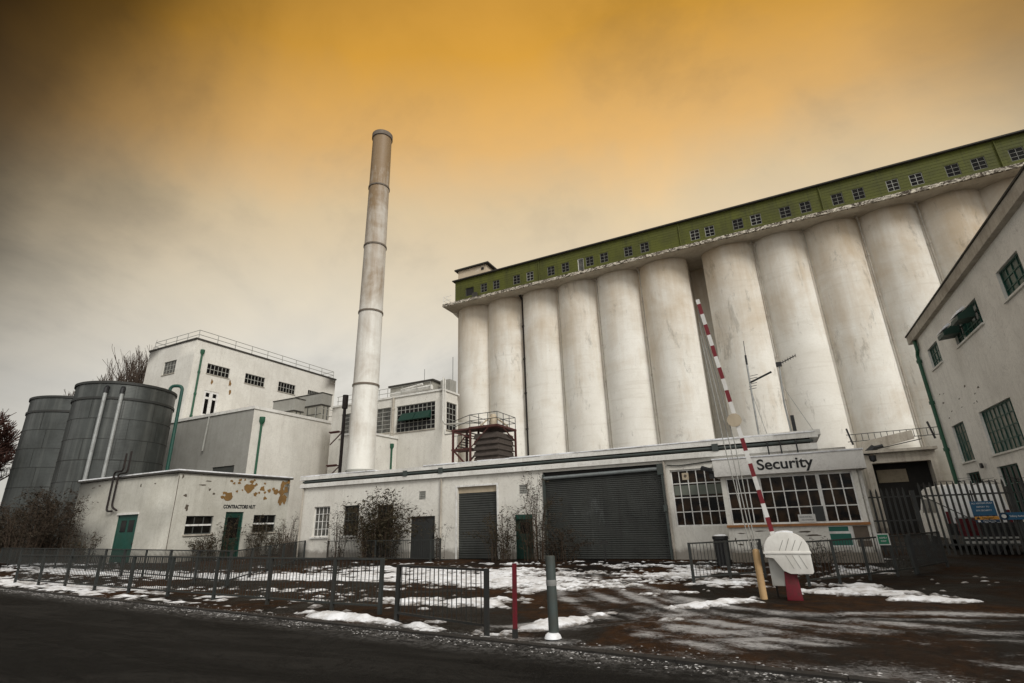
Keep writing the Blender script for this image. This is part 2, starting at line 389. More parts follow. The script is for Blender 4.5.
def window(root, T, u0, u1, z0, z1, rows, cols, fm, gm, inset=.1, sill=None, bar=.045, edge=.07, thick=(), hollow=()):
    m = MB(); d0, d1 = inset, inset+.06
    m.box(u0, u0+edge, d0, d1, z0, z1, T); m.box(u1-edge, u1, d0, d1, z0, z1, T)
    m.box(u0+edge, u1-edge, d0, d1, z0, z0+edge, T); m.box(u0+edge, u1-edge, d0, d1, z1-edge, z1, T)
    for i in range(1, cols):
        u = u0 + (u1-u0)*i/cols; b = bar*(2.2 if i in thick else 1)
        m.box(u-b/2, u+b/2, d0+.004, d1-.004, z0+edge, z1-edge, T)
    for j in range(1, rows):
        z = z0 + (z1-z0)*j/rows
        m.box(u0+edge, u1-edge, d0+.009, d1-.009, z-bar/2, z+bar/2, T)
    w = m.build('window', fm, root, weld=False)
    MB().box(u0+.01, u1-.01, d1-.022, d1-.012, z0+.01, z1-.01, T).build('pane', gm, w)
    if sill: MB().box(u0-.08, u1+.08, -.10, inset-.004, z0-.09, z0-.002, T).build('sill', sill, w)
    return w
def door(root, T, u0, u1, z0, z1, mat, glaz=(), inset=.08, handle=True, frame=None):
    m = MB(); m.box(u0+.06, u1-.06, inset, inset+.06, z0+.01, z1-.06, T)
    for k in range(3):
        pass
    d = m.build('door', mat, root)
    f = MB(); f.box(u0, u0+.06, inset-.03, inset+.07, z0, z1, T); f.box(u1-.06, u1, inset-.03, inset+.07, z0, z1, T); f.box(u0+.06, u1-.06, inset-.03, inset+.07, z1-.06, z1, T)
    f.build('door_frame', frame or mat, d)
    for a, b, c, e in glaz: MB().box(a, b, inset-.012, inset-.003, c, e, T).build('pane', GLASS, d)
    if handle:
        hb = MB(); hu = u1-.16; hb.box(hu-.02, hu+.02, inset-.05, inset-.003, z0+.98, z0+1.12, T); hb.build('handle', BLACK, d)
    return d
def shutter(root, T, u0, u1, z0, z1, pitch, mat, inset=.14, name='roller_shutter'):
    prof = []; z = z0
    while z < z1 - 1e-6:
        h = min(pitch, z1-z)
        prof += [(inset+.022, z), (inset, z+h*.3), (inset+.002, z+h*.75), (inset+.022, z+h*.97)]
        z += h
    prof.append((inset+.035, z1))
    m = MB(); vs = []; 
    for d, z in prof: vs += [T(u0, d, z), T(u1, d, z)]
    m.add(vs, [(2*i, 2*i+1, 2*i+3, 2*i+2) for i in range(len(prof)-1)])
    return m.build(name, mat, root, weld=False)
def text(txt, size, mat, parent, T, u, z, d=-.006, name='lettering', align='LEFT', ext=.004, sx=1.0, bold=0):
    cu = bpy.data.curves.new('t', 'FONT'); cu.body = txt; cu.size = size; cu.extrude = ext; cu.align_x = align; cu.offset = bold
    tmp = bpy.data.objects.new('t', cu); COL.objects.link(tmp)
    dg = bpy.context.evaluated_depsgraph_get(); dg.update()
    me = bpy.data.meshes.new_from_object(tmp.evaluated_get(dg))
    bpy.data.objects.remove(tmp)
    o = parent_loc(parent)
    for v in me.vertices:
        p = T(u + v.co.x*sx, d - v.co.z, z + v.co.y); v.co = Vector(p) - o
    me.materials.clear(); me.materials.append(mat)
    ob = bpy.data.objects.new(name, me); COL.objects.link(ob); ob.parent = parent
    return ob
def marks(root, T, items, mat, name, rnd=random, d=-.003):
    for k, (u, z, a, b) in enumerate(items):
        m = MB(); blob(m, T, u, z, a, b, d - .0004*k, 11, rnd); m.build(name, mat, root)
def blob(m, T, u, z, ru, rz, d=-.003, n=11, rnd=random):
    pts = []
    ph = rnd.random()*6
    for k in range(n):
        a = 2*math.pi*k/n; q = .6 + .55*rnd.random() + .12*math.sin(3*a+ph)
        pts.append(T(u + ru*q*math.cos(a), d, z + rz*q*math.sin(a)))
    m.add(pts, [tuple(range(n))])

# ------------------------------------------------------------------ camera
cam_d = bpy.data.cameras.new('camera'); cam = bpy.data.objects.new('camera', cam_d); COL.objects.link(cam)
yaw, pit, roll = R(-26.125), R(19.380), R(-1.828)
fwd = Vector((math.sin(yaw)*math.cos(pit), math.cos(yaw)*math.cos(pit), math.sin(pit)))
r0 = Vector((math.cos(yaw), -math.sin(yaw), 0)); u0 = r0.cross(fwd)
rt = r0*math.cos(roll) + u0*math.sin(roll); up = -r0*math.sin(roll) + u0*math.cos(roll)
M = Matrix((rt, up, -fwd)).transposed().to_4x4(); M.translation = (0, 0, 1.65)
cam.matrix_world = M
cam_d.sensor_width = 36; cam_d.lens = 511.5/1024*36; cam_d.clip_end = 3000; cam_d.clip_start = .05
scene.camera = cam

# ------------------------------------------------------------------ ground
def kerb_y(x): return 7.12 - .098*x if x < 3 else 7.12 - .294
g = MB(); g.quad((-1500,-1500,-.10), (1500,-1500,-.10), (1500,1500,-.10), (-1500,1500,-.10)); struct('ground', g, FAR)
g = MB(); xs = [-140, -60, -30, -15, -11, -8, -4.5, 3, 8, 30, 60]
XA, XB, YB = -11.0, 8.0, 21.4
def ruts(x, y):
    q = min(abs(track_d(x, y, t)) for t in TRACKS)
    return -.016*math.exp(-(q/.16)**2)
TRACKS = []
for cv in ([(2.8,7.6),(-.6,9.0),(-2.9,11.2),(-4.6,14),(-5.9,18),(-6.7,22.6)], [(6.5,8.4),(2.0,9.3),(-1.6,10.6),(-4.2,13.5),(-6.2,17),(-8.2,22.6)], [(8,10.8),(4,10.9),(.5,10.3),(-2.2,9.2),(-4.0,7.7)]):
    for off in (-.75, .75):
        P_ = [Vector(q) for q in cv]; o_ = []
        for i in range(len(P_)-1):
            p0, p1, p2, p3 = P_[max(i-1, 0)], P_[i], P_[i+1], P_[min(i+2, len(P_)-1)]
            for k in range(10):
                t = k/10; o_.append(.5*((2*p1) + (p2-p0)*t + (2*p0-5*p1+4*p2-p3)*t*t + (3*p1-p0-3*p2+p3)*t**3))
        o_.append(P_[-1]); r_ = []
        for i, q in enumerate(o_):
            d_ = (o_[min(i+1, len(o_)-1)] - o_[max(i-1, 0)]).normalized(); r_.append(q + Vector((-d_.y, d_.x))*off)
        TRACKS.append(r_)
def track_d(x, y, t):
    return min(math.hypot(x-q.x, y-q.y) for q in t)
# track points are ~.4 m apart: densify so the distance is smooth
TRACKS = [[a_.lerp(b_, k/3) for a_, b_ in zip(t, t[1:]) for k in range(3)] for t in TRACKS]
from mathutils.kdtree import KDTree
kd = KDTree(sum(len(t) for t in TRACKS)); _i = 0
for t in TRACKS:
    for q in t: kd.insert((q.x, q.y, 0), _i); _i += 1
kd.balance()
def near_track(x, y): return kd.find((x, y, 0))[2]
for a, b in zip(xs, xs[1:]):
    if XA <= a and b <= XB: continue
    g.quad((a, kerb_y(a)+.14, 0), (b, kerb_y(b)+.14, 0), (b, 140, 0), (a, 140, 0))
g.quad((XA, YB, 0), (XB, YB, 0), (XB, 140, 0), (XA, 140, 0))
nx_, ny_ = 190, 150; vs_ = []
for j in range(ny_+1):
    for i in range(nx_+1):
        x = XA + (XB-XA)*i/nx_; y0_ = kerb_y(x)+.14; y = y0_ + (YB-y0_)*j/ny_
        z = -.014 + .020*noise.fractal(Vector((x*1.3, y*1.3, 5)), .9, 2.1, 5) - .018*math.exp(-(near_track(x, y)/.17)**2)
        ed = min(i, nx_-i, j*1.0, ny_-j)/4; z = min(z, -.001)*min(1.0, ed)
        vs_.append((x, y, z))
g.add(vs_, [(j*(nx_+1)+i, j*(nx_+1)+i+1, (j+1)*(nx_+1)+i+1, (j+1)*(nx_+1)+i) for j in range(ny_) for i in range(nx_)])
yard = struct('yard', g, GROUND)
at = yard.data.color_attributes.new('slush_cover', 'FLOAT_COLOR', 'POINT')
for i, v in enumerate(yard.data.vertices):
    x, y = v.co.x, v.co.y; k = 0.0
    if XA < x < XB and y < YB:
        d = near_track(x, y)
        k = .95*math.exp(-((d-.30)/.17)**2) + .45*math.exp(-(d/.9)**2)
        k *= min(1, max(0, (20-y)/6)) * min(1, max(0, (x+9)/3))
        k *= .55 + .9*noise.fractal(Vector((x*.45, y*.7, 8)), .9, 2.0, 4)
        e = y - kerb_y(x); k = max(k, .75*math.exp(-(e/.9)**2)*(.6+.8*noise.noise(Vector((x*.6, y, 3)))))
    k = max(0.0, min(1.0, k)); at.data[i].color = (k, k, k, 1)
g = MB()
for a, b in zip(xs, xs[1:]): g.quad((a, -9, -.022), (b, -9, -.022), (b, kerb_y(b), -.022), (a, kerb_y(a), -.022))
struct('road', g, ROAD)
g = MB(); x = -60.0
while x < 20:
    e = x + .9
    vs = [(x+.008, kerb_y(x), -.09), (e, kerb_y(e), -.09), (e, kerb_y(e)+.14, -.09), (x+.008, kerb_y(x)+.14, -.09)]
    vs += [(a, b, .003) for a, b, c in vs]
    g.add(vs, [(3,2,1,0), (4,5,6,7), (0,1,5,4), (1,2,6,5), (2,3,7,6), (3,0,4,7)]); x = e
struct('kerb', g, KERB)

# snow lying on the yard: thin, ragged sheets and low banks
def bank(x, y, cx, cy, rx, ry, rot=0, h=1.0):
    dx, dy = x-cx, y-cy; c, s = math.cos(rot), math.sin(rot)
    a, b = (dx*c+dy*s)/rx, (-dx*s+dy*c)/ry
    return h*math.exp(-(a*a+b*b))
BANKS = [(-7.9,8.42,1.15,.26,-.1,1.15), (-3.75,9.1,1.15,.36,1.15,1.5), (-1.5,11.9,1.15,.36,.9,1.55), (1.15,14.1,1.35,.55,.1,1.6), (1.35,15.2,.45,.5,0,1.2), (2.2,13.2,1.0,.24,0,1.1),
         (-12,15.4,7.5,2.0,.03,.66), (-7.6,14.6,3.0,1.3,-.1,.66), (-19,13.8,6,1.0,.1,.58), (-15.0,18.0,6,1.3,0,.56), (-9.0,10.4,3.4,.45,.05,.66), (-14,11.3,5.0,.55,.05,.60),
         (-6.2,11.0,1.5,.7,.5,.58), (-5.2,13.4,1.6,.8,.5,.50), (-2.9,17.6,1.2,2.0,-.2,.66), (-4.2,19.8,2.2,1.0,0,.52), (-1.4,15.6,1.6,.8,.6,.56), (-4.9,21.6,4,.4,0,.50), (-19,10.2,8,.5,-.05,.50),
         (-28,11.3,10,.9,-.1,.62), (-26,14.5,9,1.2,0,.62), (-34,15.0,9,1.2,-.1,.7), (1.6,18.8,1.8,1.2,.6,.52), (3.6,16.5,1.6,.5,0,.42), (-6.8,8.2,1.9,.22,-.2,.6), (-22,9.75,7,.3,-.1,.55),
         (3.0,23.3,2.5,.6,0,.42), (-13,8.85,5,.20,-.09,.48), (-5.3,8.0,.7,.16,-.1,.6), (-2.4,8.3,.5,.1,.1,.4), (-9,17.5,4,1.2,0,.4), (-12,20.4,6,.7,0,.48), (0,11.0,2.5,.8,.2,.36), (-2.5,13.5,1.6,.6,.7,.42), (-43,18,8,1.2,0,.6)]
def snow_h(x, y):
    b = -.61 - (.22 if x > -5.2 and y < 14.5 else 0) - (.12 if x > 3 else 0)
    for q in BANKS: b += bank(x, y, *q)
    if y < kerb_y(x)+.10: b -= .7
    p = Vector((x*.55, y*1.15, 3.1))
    n = noise.fractal(p, .8, 2.1, 5) * .40 + noise.fractal(Vector((x*2.2, y*4.0, 9.7)), .65, 2.0, 6)*.56
    # bare wheel tracks from the road to the big shutter
    return b + n
def snow_patch(x0, x1, y0, y1, sx, sy):
    nx, ny = int((x1-x0)/sx), int((y1-y0)/sy)
    hs = [[snow_h(x0+i*sx, y0+j*sy) for i in range(nx+1)] for j in range(ny+1)]
    idx = {}; vs = []; fs = []
    def V(i, j):
        if (i, j) not in idx:
            h = hs[j][i]
            z = -.02 if h <= 0 else min(.006 + .085*h**1.1 + .02*noise.noise(Vector(((x0+i*sx)*6, (y0+j*sy)*6, 0))), .17)
            idx[(i, j)] = len(vs); vs.append((x0+i*sx, y0+j*sy, max(z, .008) if h > 0 else -.02))
        return idx[(i, j)]
    for j in range(ny):
        for i in range(nx):
            if max(hs[j][i], hs[j][i+1], hs[j+1][i], hs[j+1][i+1]) > 0:
                fs.append((V(i,j), V(i+1,j), V(i+1,j+1), V(i,j+1)))
    return vs, fs
m = MB()
m.add(*snow_patch(-11, 5, 7.2, 24, .06, .06)); m.add(*snow_patch(-44, -11, 8.0, 22, .12, .09))
sn = m.build('snow', SNOW_G, weld=False)
at = sn.data.color_attributes.new('depth', 'FLOAT_COLOR', 'POINT')
for i, v in enumerate(sn.data.vertices):
    k = max(0.0, min(1.0, snow_h(v.co.x, v.co.y))); at.data[i].color = (k, k, k, 1)
sn['kind'] = 'stuff'; sn['label'] = 'patchy white snow and slush lying over the muddy yard'
# gritty slush along the kerb
m = MB(); rnd = random.Random(3)
for i in range(9000):
    x = rnd.uniform(-28, 4.5); off = abs(rnd.gauss(0, .20))
    if noise.noise(Vector((x*.9, 0, 4))) < rnd.uniform(-.6, .25): continue
    y = kerb_y(x) - .02 - off if rnd.random() < .75 else kerb_y(x) + .1 + off
    z = -.022 if y < kerb_y(x) else .003
    r = .003 + .016*rnd.random()**4; a = rnd.random()*6
    ps = [(x + r*1.6*math.cos(a+k*2.1)*rnd.uniform(.7, 1.3), y + r*math.sin(a+k*2.1)*rnd.uniform(.7, 1.3), z+.001) for k in range(3)]
    m.add(ps + [(x, y, z + r*.6)], [(0,1,3), (1,2,3), (2,0,3)])
gs = m.build('slush_grit', SLUSH, weld=False); gs['kind'] = 'stuff'; gs['label'] = 'gritty slush crumbs strewn along the kerb and road edge'

# ------------------------------------------------------------------ silo block
YS = 52.0
sb = thing('silo_block', (-3, 58, 0), 'row of tall white concrete grain silos under a green top gallery', 'grain silos')
b1 = [-32.5, -28.15, -23.6, -19.0, -14.35, -9.6, -4.5]; b2 = [-2.95, 1.95, 6.35, 10.75, 15.2, 19.6, 24.0, 28.4, 32.8]
ZT = 27.0
def silo(a, b):
    c, r = (a+b)/2, None
    p = b-a; r = math.sqrt((p/2)**2 + 1.9**2)
    a0 = math.pi + math.asin(1.9/r); a1 = 2*math.pi - math.asin(1.9/r); yc = YS + .9
    n = 28; m = MB(); vs = []; zs = [0, 9, 18, ZT+.05]
    for k in range(n+1):
        t = a0 + (a1-a0)*k/n
        for z in zs: vs.append((c + r*math.cos(t), yc + r*math.sin(t), z))
    q = len(zs)
    m.add(vs, [(k*q+i, (k+1)*q+i, (k+1)*q+i+1, k*q+i+1) for k in range(n) for i in range(q-1)])
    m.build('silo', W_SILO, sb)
for a, b in zip(b1, b1[1:]): silo(a, b)
for a, b in zip(b2, b2[1:]): silo(a, b)
m = MB()   # body behind, end wall, recess between the two groups
m.box(-32.45, b1[-1]-.02, 51.2, 66, 0, ZT, Tid); m.box(b2[0]+.02, 33, 51.2, 66, 0, ZT, Tid); m.box(b1[-1]-.02, b2[0]+.02, 54.2, 66, 0, ZT)
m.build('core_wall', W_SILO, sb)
LB = ZT + .321
led = MB()
led.box(-33.3, b1[-1]+.2, 48.6, 66.5, ZT-.02, ZT+.32); led.box(b1[-1]+.2, 34, 48.55, 66.5, ZT-.02, ZT+.32)
led.prism([(-32.45, ZT-.9), (-32.45, ZT-.021), (-33.28, ZT-.021)], 50.8, 66, lambda u, d, z: (u, d, z))
led.build('ledge', W_LEDGE, sb)
wins = [(-27.87,.9),(-26.15,.9),(-23.41,.9),(-21.66,.9),(-19.0,.9),(-17.24,.9),(-14.35,.9),(-12.7,.9),(-10.01,.9),(-8.25,.9),(-3.12,.9),(-1.69,.9),(.96,.95),(2.59,.95),(5.15,.95),(6.86,.9),(9.45,.9),(11.11,.9),(13.69,.9),(15.4,.95),(17.93,.95),(19.67,.95),(22.12,.95),(24.0,.95),(26.4,.95)]
ops = [(x-w/2, x+w/2, 28.1, 29.25) for x, w in wins] + [(-30.5, -29.3, 28.1, 29.2), (-15.75, -15.05, 27.6, 29.3)]
gal = MB(); T = Tfront(49.5)
gal.facade(-32.0, 33.5, LB, 30.45, ops, T, .15)
gal.quad((-32,49.5,LB), (-32,62,LB), (-32,62,30.45), (-32,49.5,30.45)); gal.quad((33.5,49.5,LB), (33.5,49.5,30.45), (33.5,62,30.45), (33.5,62,LB))
gal.quad((-32,62,LB), (33.5,62,LB), (33.5,62,30.45), (-32,62,30.45))
gz = LB + .2
while gz < 30.3: 
    xs_ = -32.0
    segs = sorted([o for o in ops if o[2]-.05 < gz < o[3]+.05]); cur = -32.0
    for o in segs: gal.box(cur, o[0]-.06, -.014, .001, gz, gz+.035, T); cur = o[1]+.06
    gal.box(cur, 33.5, -.014, .001, gz, gz+.035, T); gz += .3
gal = gal.build('gallery', GREEN_CLAD, sb, weld=False)
for x, w in wins:
    fm = FRAME_G if x in (-21.66, -3.12, -1.69, 2.59, 13.69, 15.4) else FRAME_M
    window(sb, T, x-w/2, x+w/2, 28.1, 29.25, 3, 2, fm, GLASS, .04, None, .04, .055)
w_ = window(sb, T, -30.5, -29.3, 28.1, 29.2, 1, 1, FRAME_D, INTER, .08)
window(sb, T, -15.75, -15.05, 27.6, 29.3, 1, 1, FRAME_W, GLASS_C, .06)
MB().box(-29.35, -28.75, -.35, -.02, 27.6, 28.2, T).build('hung_flap', ROOF_DARK, sb)
r = MB(); r.box(-32.3, 33.8, 49.2, 62.4, 30.45, 30.575)
r.build('roof', ROOF_DARK, sb)
for x in (-20.5, -4.6, 8.2, 21):
    m = MB(); m.tube([(x, 49.44, LB), (x, 49.44, 30.4)], .05, 6); m.build('gallery_downpipe', GREEN_CLAD, sb)
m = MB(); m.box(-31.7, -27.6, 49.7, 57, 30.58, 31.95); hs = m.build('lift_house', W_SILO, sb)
m = MB(); m.box(-32.1, -27.2, 49.4, 57.4, 31.95, 32.12); m.build('cap', ROOF_DARK, hs)
m = MB(); m.box(-28.3, -27.95, 49.64, 49.7, 31.3, 31.6); m.build('vent', INTER, hs)
m = MB()
for x in (-33.2, -32.7): m.tube([(x, 48.7, ZT+.32), (x, 48.7, ZT+1.3)], .025, 5)
for z in (ZT+.8, ZT+1.3): m.tube([(-32.05, 48.7, z), (-33.2, 48.7, z), (-33.2, 56, z)], .022, 5)
m.build('ledge_railing', FRAME_W, sb)
for x, mt, rr in ((-23.3, PIPE_BR, .15), (-9.35, W_TRIM, .08), (-18.75, W_TRIM, .05), (-14.1, W_TRIM, .07), (1.95, W_TRIM, .06), (10.75, W_TRIM, .07), (15.2, W_TRIM, .08), (6.35, W_TRIM, .04)):
    y = 50.7
    t = MB(); t.tube([(x, y, 0), (x, y, ZT-.6), (x-.15, y-.4, ZT-.02)], rr, 8)
    for z in range(3, 26, 4): t.tube([(x, y, z), (x, y, z+.18)], rr*1.45, 8)
    t.build('downpipe', mt, sb)
# loading bay at the right foot of the silos
bay = MB(); bay.box(6.3, 10.75, 48.2, 49.6, 5.0, 5.75); bay.box(6.2, 10.9, 47.9, 49.7, 5.75, 5.95)
bay.box(10.35, 10.75, 48.2, 50, 0, 5.0); bay.box(6.3, 6.7, 48.2, 50, 0, 5.0)
bo = bay.build('loading_bay', W_TRIM, sb)
m = MB(); m.box(6.7, 10.35, 49.36, 49.40, 0, 5.0); m.build('bay_dark_sheet', INTER, bo)  # flat dark sheet; the bay's unlit depth is put into its colour
m = MB(); m.box(7.0, 8.9, 49.30, 49.36, 3.6, 4.55); m.build('bay_lit_panel', INTER_L, bo)  # pale panel with the lit inner wall put into its colour

# cable tray ladder, duct and floodlight on the silo wall
ct = thing('cable_tray', (8, 49.2, 7.2), 'long black ladder tray running across the silo wall above the loading bay', 'cable tray')
m = MB()
for z in (6.85, 7.4): m.bar((5.6, 49.15, z), (13.0, 49.15, z+.06), .05)
x = 5.8
while x < 13: m.bar((x, 49.15, 6.87), (x, 49.15, 7.42), .04); x += .42
m.build('ladder_rails', FRAME_D, ct)
for x in (5.9, 11.2):
    m = MB(); m.bar((x, 49.1, 6.6), (x-.2, 49.1, 7.9), .12); m.build('upright', BLACK, ct)
du = thing('sloping_duct', (8, 48.9, 6.3), 'pale sloping panel duct with black head fixed to the silo foot', 'duct')
m = MB(); m.add([(6.3, 48.85, 5.95), (9.9, 48.85, 6.7), (9.85, 48.85, 7.35), (6.5, 48.85, 6.75), (6.3, 49.1, 5.95), (9.9, 49.1, 6.7), (9.85, 49.1, 7.35), (6.5, 49.1, 6.75)], [(0,1,2,3),(7,6,5,4),(0,4,5,1),(1,5,6,2),(2,6,7,3),(3,7,4,0)])
m.build('duct_panel', W_TRIM, du)
m = MB(); m.bar((6.2, 48.7, 5.9), (10.3, 48.7, 6.62), .06); m.tube([(6.6, 48.6, 5.75), (7.2, 48.6, 6.25)], .26, 8); m.tube([(7.2, 48.6, 6.2), (7.75, 48.6, 6.3)], .14, 8); m.build('duct_head', BLACK, du)
fl = thing('floodlight', (12.0, 48.6, 6.4), 'black box floodlight hung on the silo wall beside the green downpipe', 'floodlight')
m = MB(); m.add([(11.4, 48.3, 6.45), (12.7, 48.3, 6.25), (12.75, 48.3, 7.0), (11.45, 48.3, 7.2), (11.4, 48.8, 6.45), (12.7, 48.8, 6.25), (12.75, 48.8, 7.0), (11.45, 48.8, 7.2)], [(0,1,2,3),(7,6,5,4),(0,4,5,1),(1,5,6,2),(2,6,7,3),(3,7,4,0)]); m.build('lamp_body', BLACK, fl, .04)
m = MB(); m.bar((12.05, 48.8, 6.8), (12.05, 49.6, 6.8), .08); m.build('bracket', BLACK, fl)

# ------------------------------------------------------------------ chimney
ch = thing('chimney', (-31.45, 34, 0), 'very tall slim white round chimney with dark ring bands', 'chimney')
cr = lambda z: 1.20 - .215*z/41.4
CX, CY = -31.72, 34.4
prof = [(cr(z), z) for z in (0, 6, 13.5, 20.5, 27.6, 34.5, 41.3)] + [(cr(41.3)-.12, 41.3), (cr(41)-.12, 38)]
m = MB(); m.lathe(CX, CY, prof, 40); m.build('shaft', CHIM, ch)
for z in (6.1, 13.6, 20.7, 27.8, 34.7):
    m = MB(); m.lathe(CX, CY, [(cr(z), z-.08), (cr(z)+.07, z-.08), (cr(z)+.07, z+.08), (cr(z), z+.08)], 40); m.build('ring', RINGM if z > 7 else FRAME_G, ch)
m = MB(); m.lathe(CX, CY, [(cr(41), 40.95), (cr(41)+.10, 41.0), (cr(41)+.10, 41.5), (cr(41)-.14, 41.55), (cr(41)-.14, 40.9)], 32); m.build('rim', RINGM, ch)

# ------------------------------------------------------------------ simple building shell
def shell(root, x0, x1, y0, y1, z1, mat, fops=(), eops=(), wops=(), roof=ROOF_DARK, cap=None, capmat=None, capw=.12, z0=0, name='wall'):
    m = MB()
    m.facade(x0, x1, z0, z1, list(fops), Tfront(y0))
    m.facade(y0, y1, z0, z1, list(eops), Teast(x1))
    m.facade(y0, y1, z0, z1, list(wops), Twest(x0))
    m.quad((x0,y1,z0), (x1,y1,z0), (x1,y1,z1), (x0,y1,z1))
    w = m.build(name, mat, root)
    c = MB(); c.box(x0-capw, x1+capw, y0-capw, y1+capw, z1, z1+(cap or .15)); c.build('roof', capmat or roof, root)
    return w

# tower
tw = thing('tower_building', (-73, 52, 0), 'tallest white flat roofed office block with roof railing on the left', 'building')
TX, TY, TH = -67.83, 40.0, 26.6
ee = [(42.1,45.5,22.25,23.7), (48.0,51.4,22.2,23.7), (53.9,57.2,22.2,23.75), (59.8,62.2,22.2,23.6)]
dd = (42.3, 44.4, 16.4, 19.9)
shell(tw, -78.6, TX, TY, 65.7, TH, W_WHITE, [(-74.4,-71.6,22.4,24.3)], ee+[dd], [], cap=.22)
window(tw, Tfront(TY), -74.4, -71.6, 22.4, 24.3, 3, 4, FRAME_G, GLASS_C, .1, W_TRIM, .07)
for a, b, c, d in ee: window(tw, Teast(TX), a, b, c, d, 2, 6, FRAME_G, GLASS, .1, W_TRIM, .08)
dw = window(tw, Teast(TX), 42.3, 44.4, 16.4, 19.9, 1, 2, FRAME_W, GLASS, .06, None, .5, .28)
m = MB(); m.box(42.58, 44.12, .055, .115, 18.75, 19.05, Teast(TX)); m.build('transom', FRAME_W, dw)
m = MB(); m.tube([(TX+.12, 41.0, 0), (TX+.12, 41.0, 24.9)], .13, 8); m.lathe(TX+.14, 41.0, [(.13,24.6), (.28,24.9), (.28,25.3), (.0,25.3)], 10)
for z in range(4, 25, 3): m.tube([(TX+.12, 41.0, z), (TX+.12, 41.0, z+.25)], .18, 8)
m.build('downpipe', GREEN_PIPE, tw)
m = MB(); zt = TH+.22
pl = [(-78.3, 52, zt), (-78.3, TY+.4, zt), (TX-.3, TY+.4, zt), (TX-.3, 65.4, zt), (-78.3, 65.4, zt), (-78.3, 52, zt)]
for dz in (.65, 1.3): m.tube([(a, b, c+dz) for a, b, c in pl], .05, 5)
for (x1_, y1_, _), (x2_, y2_, _) in zip(pl, pl[1:]):
    L_ = math.hypot(x2_-x1_, y2_-y1_); n = max(1, round(L_/2.9))
    for k in range(n): m.tube([(x1_+(x2_-x1_)*k/n, y1_+(y2_-y1_)*k/n, zt-.01), (x1_+(x2_-x1_)*k/n, y1_+(y2_-y1_)*k/n, zt+1.3)], .05, 5)
m.build('roof_railing', FRAME_G, tw)
marks(tw, Teast(TX), [(43.1, 21.2, .22, .5), (45.8, 21.6, .22, .5), (46.0, 20.3, .22, .5)], BARE, 'rust_stain')
m = MB(); m.tube([(TX+.12, 64.2, 22.9), (TX+.12, 64.2, 23.5)], .3, 8); m.build('wall_vent', FRAME_T, tw)

# mid building
mb_ = thing('middle_building', (-55, 43, 0), 'plain white windowless block with parapet in front of the tallest office block', 'building')
shell(mb_, -66.5, -48.56, 36.0, 50, 13.85, W_WHITE, [(-66.48,-48.58,.02,13.83)], [], [], cap=.32, capmat=W_CAP)
m = MB(); m.facade(-66.48, -48.58, .02, 13.83, [(-54.1,-50.5,6.9,8.1)], Tfront(36.0), .16); m.build('grey_front', W_GREY, mb_)  # front face set greyer than the building's other walls
m = MB(); m.box(-54.1, -50.5, .1, .14, 6.9, 8.1, Tfront(36)); m.build('louvre', FRAME_D, mb_)
m = MB(); m.tube([(-48.44, 37.0, 0), (-48.44, 37.0, 12.6)], .12, 8); m.lathe(-48.42, 37.0, [(.12,12.3), (.3,12.6), (.3,13.1), (0,13.1)], 10); m.build('downpipe', GREEN_PIPE, mb_)
m = MB(); m.tube([(-55.9, 35.9, 13.8), (-55.9, 35.75, 10.0)], .09, 6); m.build('overflow_pipe', FRAME_G, mb_)
def plant(x0, x1, y0, y1, z1, label, split):
    p = thing('rooftop_plant_room', ((x0+x1)/2, (y0+y1)/2, 14.17), label, 'plant room')
    m = MB(); m.box(x0+.15, x1-.15, y0+.15, y1-.15, 14.17, z1-1.6); m.build('wall', CLAD, p)
    m = MB(); m.box(x0, x1, y0, y1, z1-1.45, z1); m.build('upper_cladding', W_GREY, p)
    m = MB(); m.box(x0+.04, x1-.04, y0+.04, y1-.04, z1-1.6, z1-1.45); m.box(x0-.06, x1+.06, y0-.06, y1+.06, z1, z1+.12); m.build('trim', ROOF_DARK, p)
    m = MB()
    for u in split: m.box(u-.05, u+.05, y0+.10, y0+.16, 14.2, z1-1.6)
    for v in (.33, .7): yy = y0+(y1-y0)*v; m.box(x1-.16, x1-.10, yy-.05, yy+.05, 14.2, z1-1.6)
    m.box(x0+(x1-x0)*.45, x1-.1, y0+.105, y0+.155, z1-2.75, z1-2.67); m.build('panel_joint', FRAME_D, p)
plant(-55.9, -52, 44, 45.6, 17.0, 'smaller grey rooftop plant room on the middle building, next to the taller one', (-54,))
plant(-57.0, -52, 48.3, 50, 18.55, 'taller panelled rooftop plant room on the middle building', (-54.6, -53.0))
m = MB()
for z in (14.8, 15.6): m.tube([(-48.8, 44.5, z), (-48.8, 49.8, z), (-57, 49.8, z)], .04, 5)
for y in (44.5, 46.2, 48, 49.8): m.tube([(-48.8, y, 14.1), (-48.8, y, 15.6)], .04, 5)
m.build('roof_railing', FRAME_G, mb_)

# annex beside the chimney and the flue
an = thing('boiler_annex', (-37.6, 41.5, 0), 'low white annex standing behind the foot of the tall chimney', 'building')
shell(an, -38.7, -35.65, 39, 43.95, 10.35, W_WHITE, cap=.2, capmat=W_CAP)
m = MB(); m.tube([(-35.55, 43.0, 0), (-35.55, 43.0, 9.4)], .1, 8); m.lathe(-35.55, 43.0, [(.1,9.2), (.22,9.4), (.22,9.75), (0,9.75)], 8); m.build('downpipe', GREEN_PIPE, an)
FX, FYY = -35.66, 36.0
fu = thing('steel_flue', (FX, FYY, 0), 'thin dark brown steel flue with side brackets left of the chimney', 'flue')
m = MB(); m.tube([(FX, FYY, 0), (FX, FYY, 12.9)], .15, 10); m.build('pipe', PIPE_BR, fu)
m = MB(); m.lathe(FX, FYY, [(.16,12.3), (.27,12.3), (.27,13.6), (.1,13.6)], 10); m.build('cowl', PIPE_BR, fu)
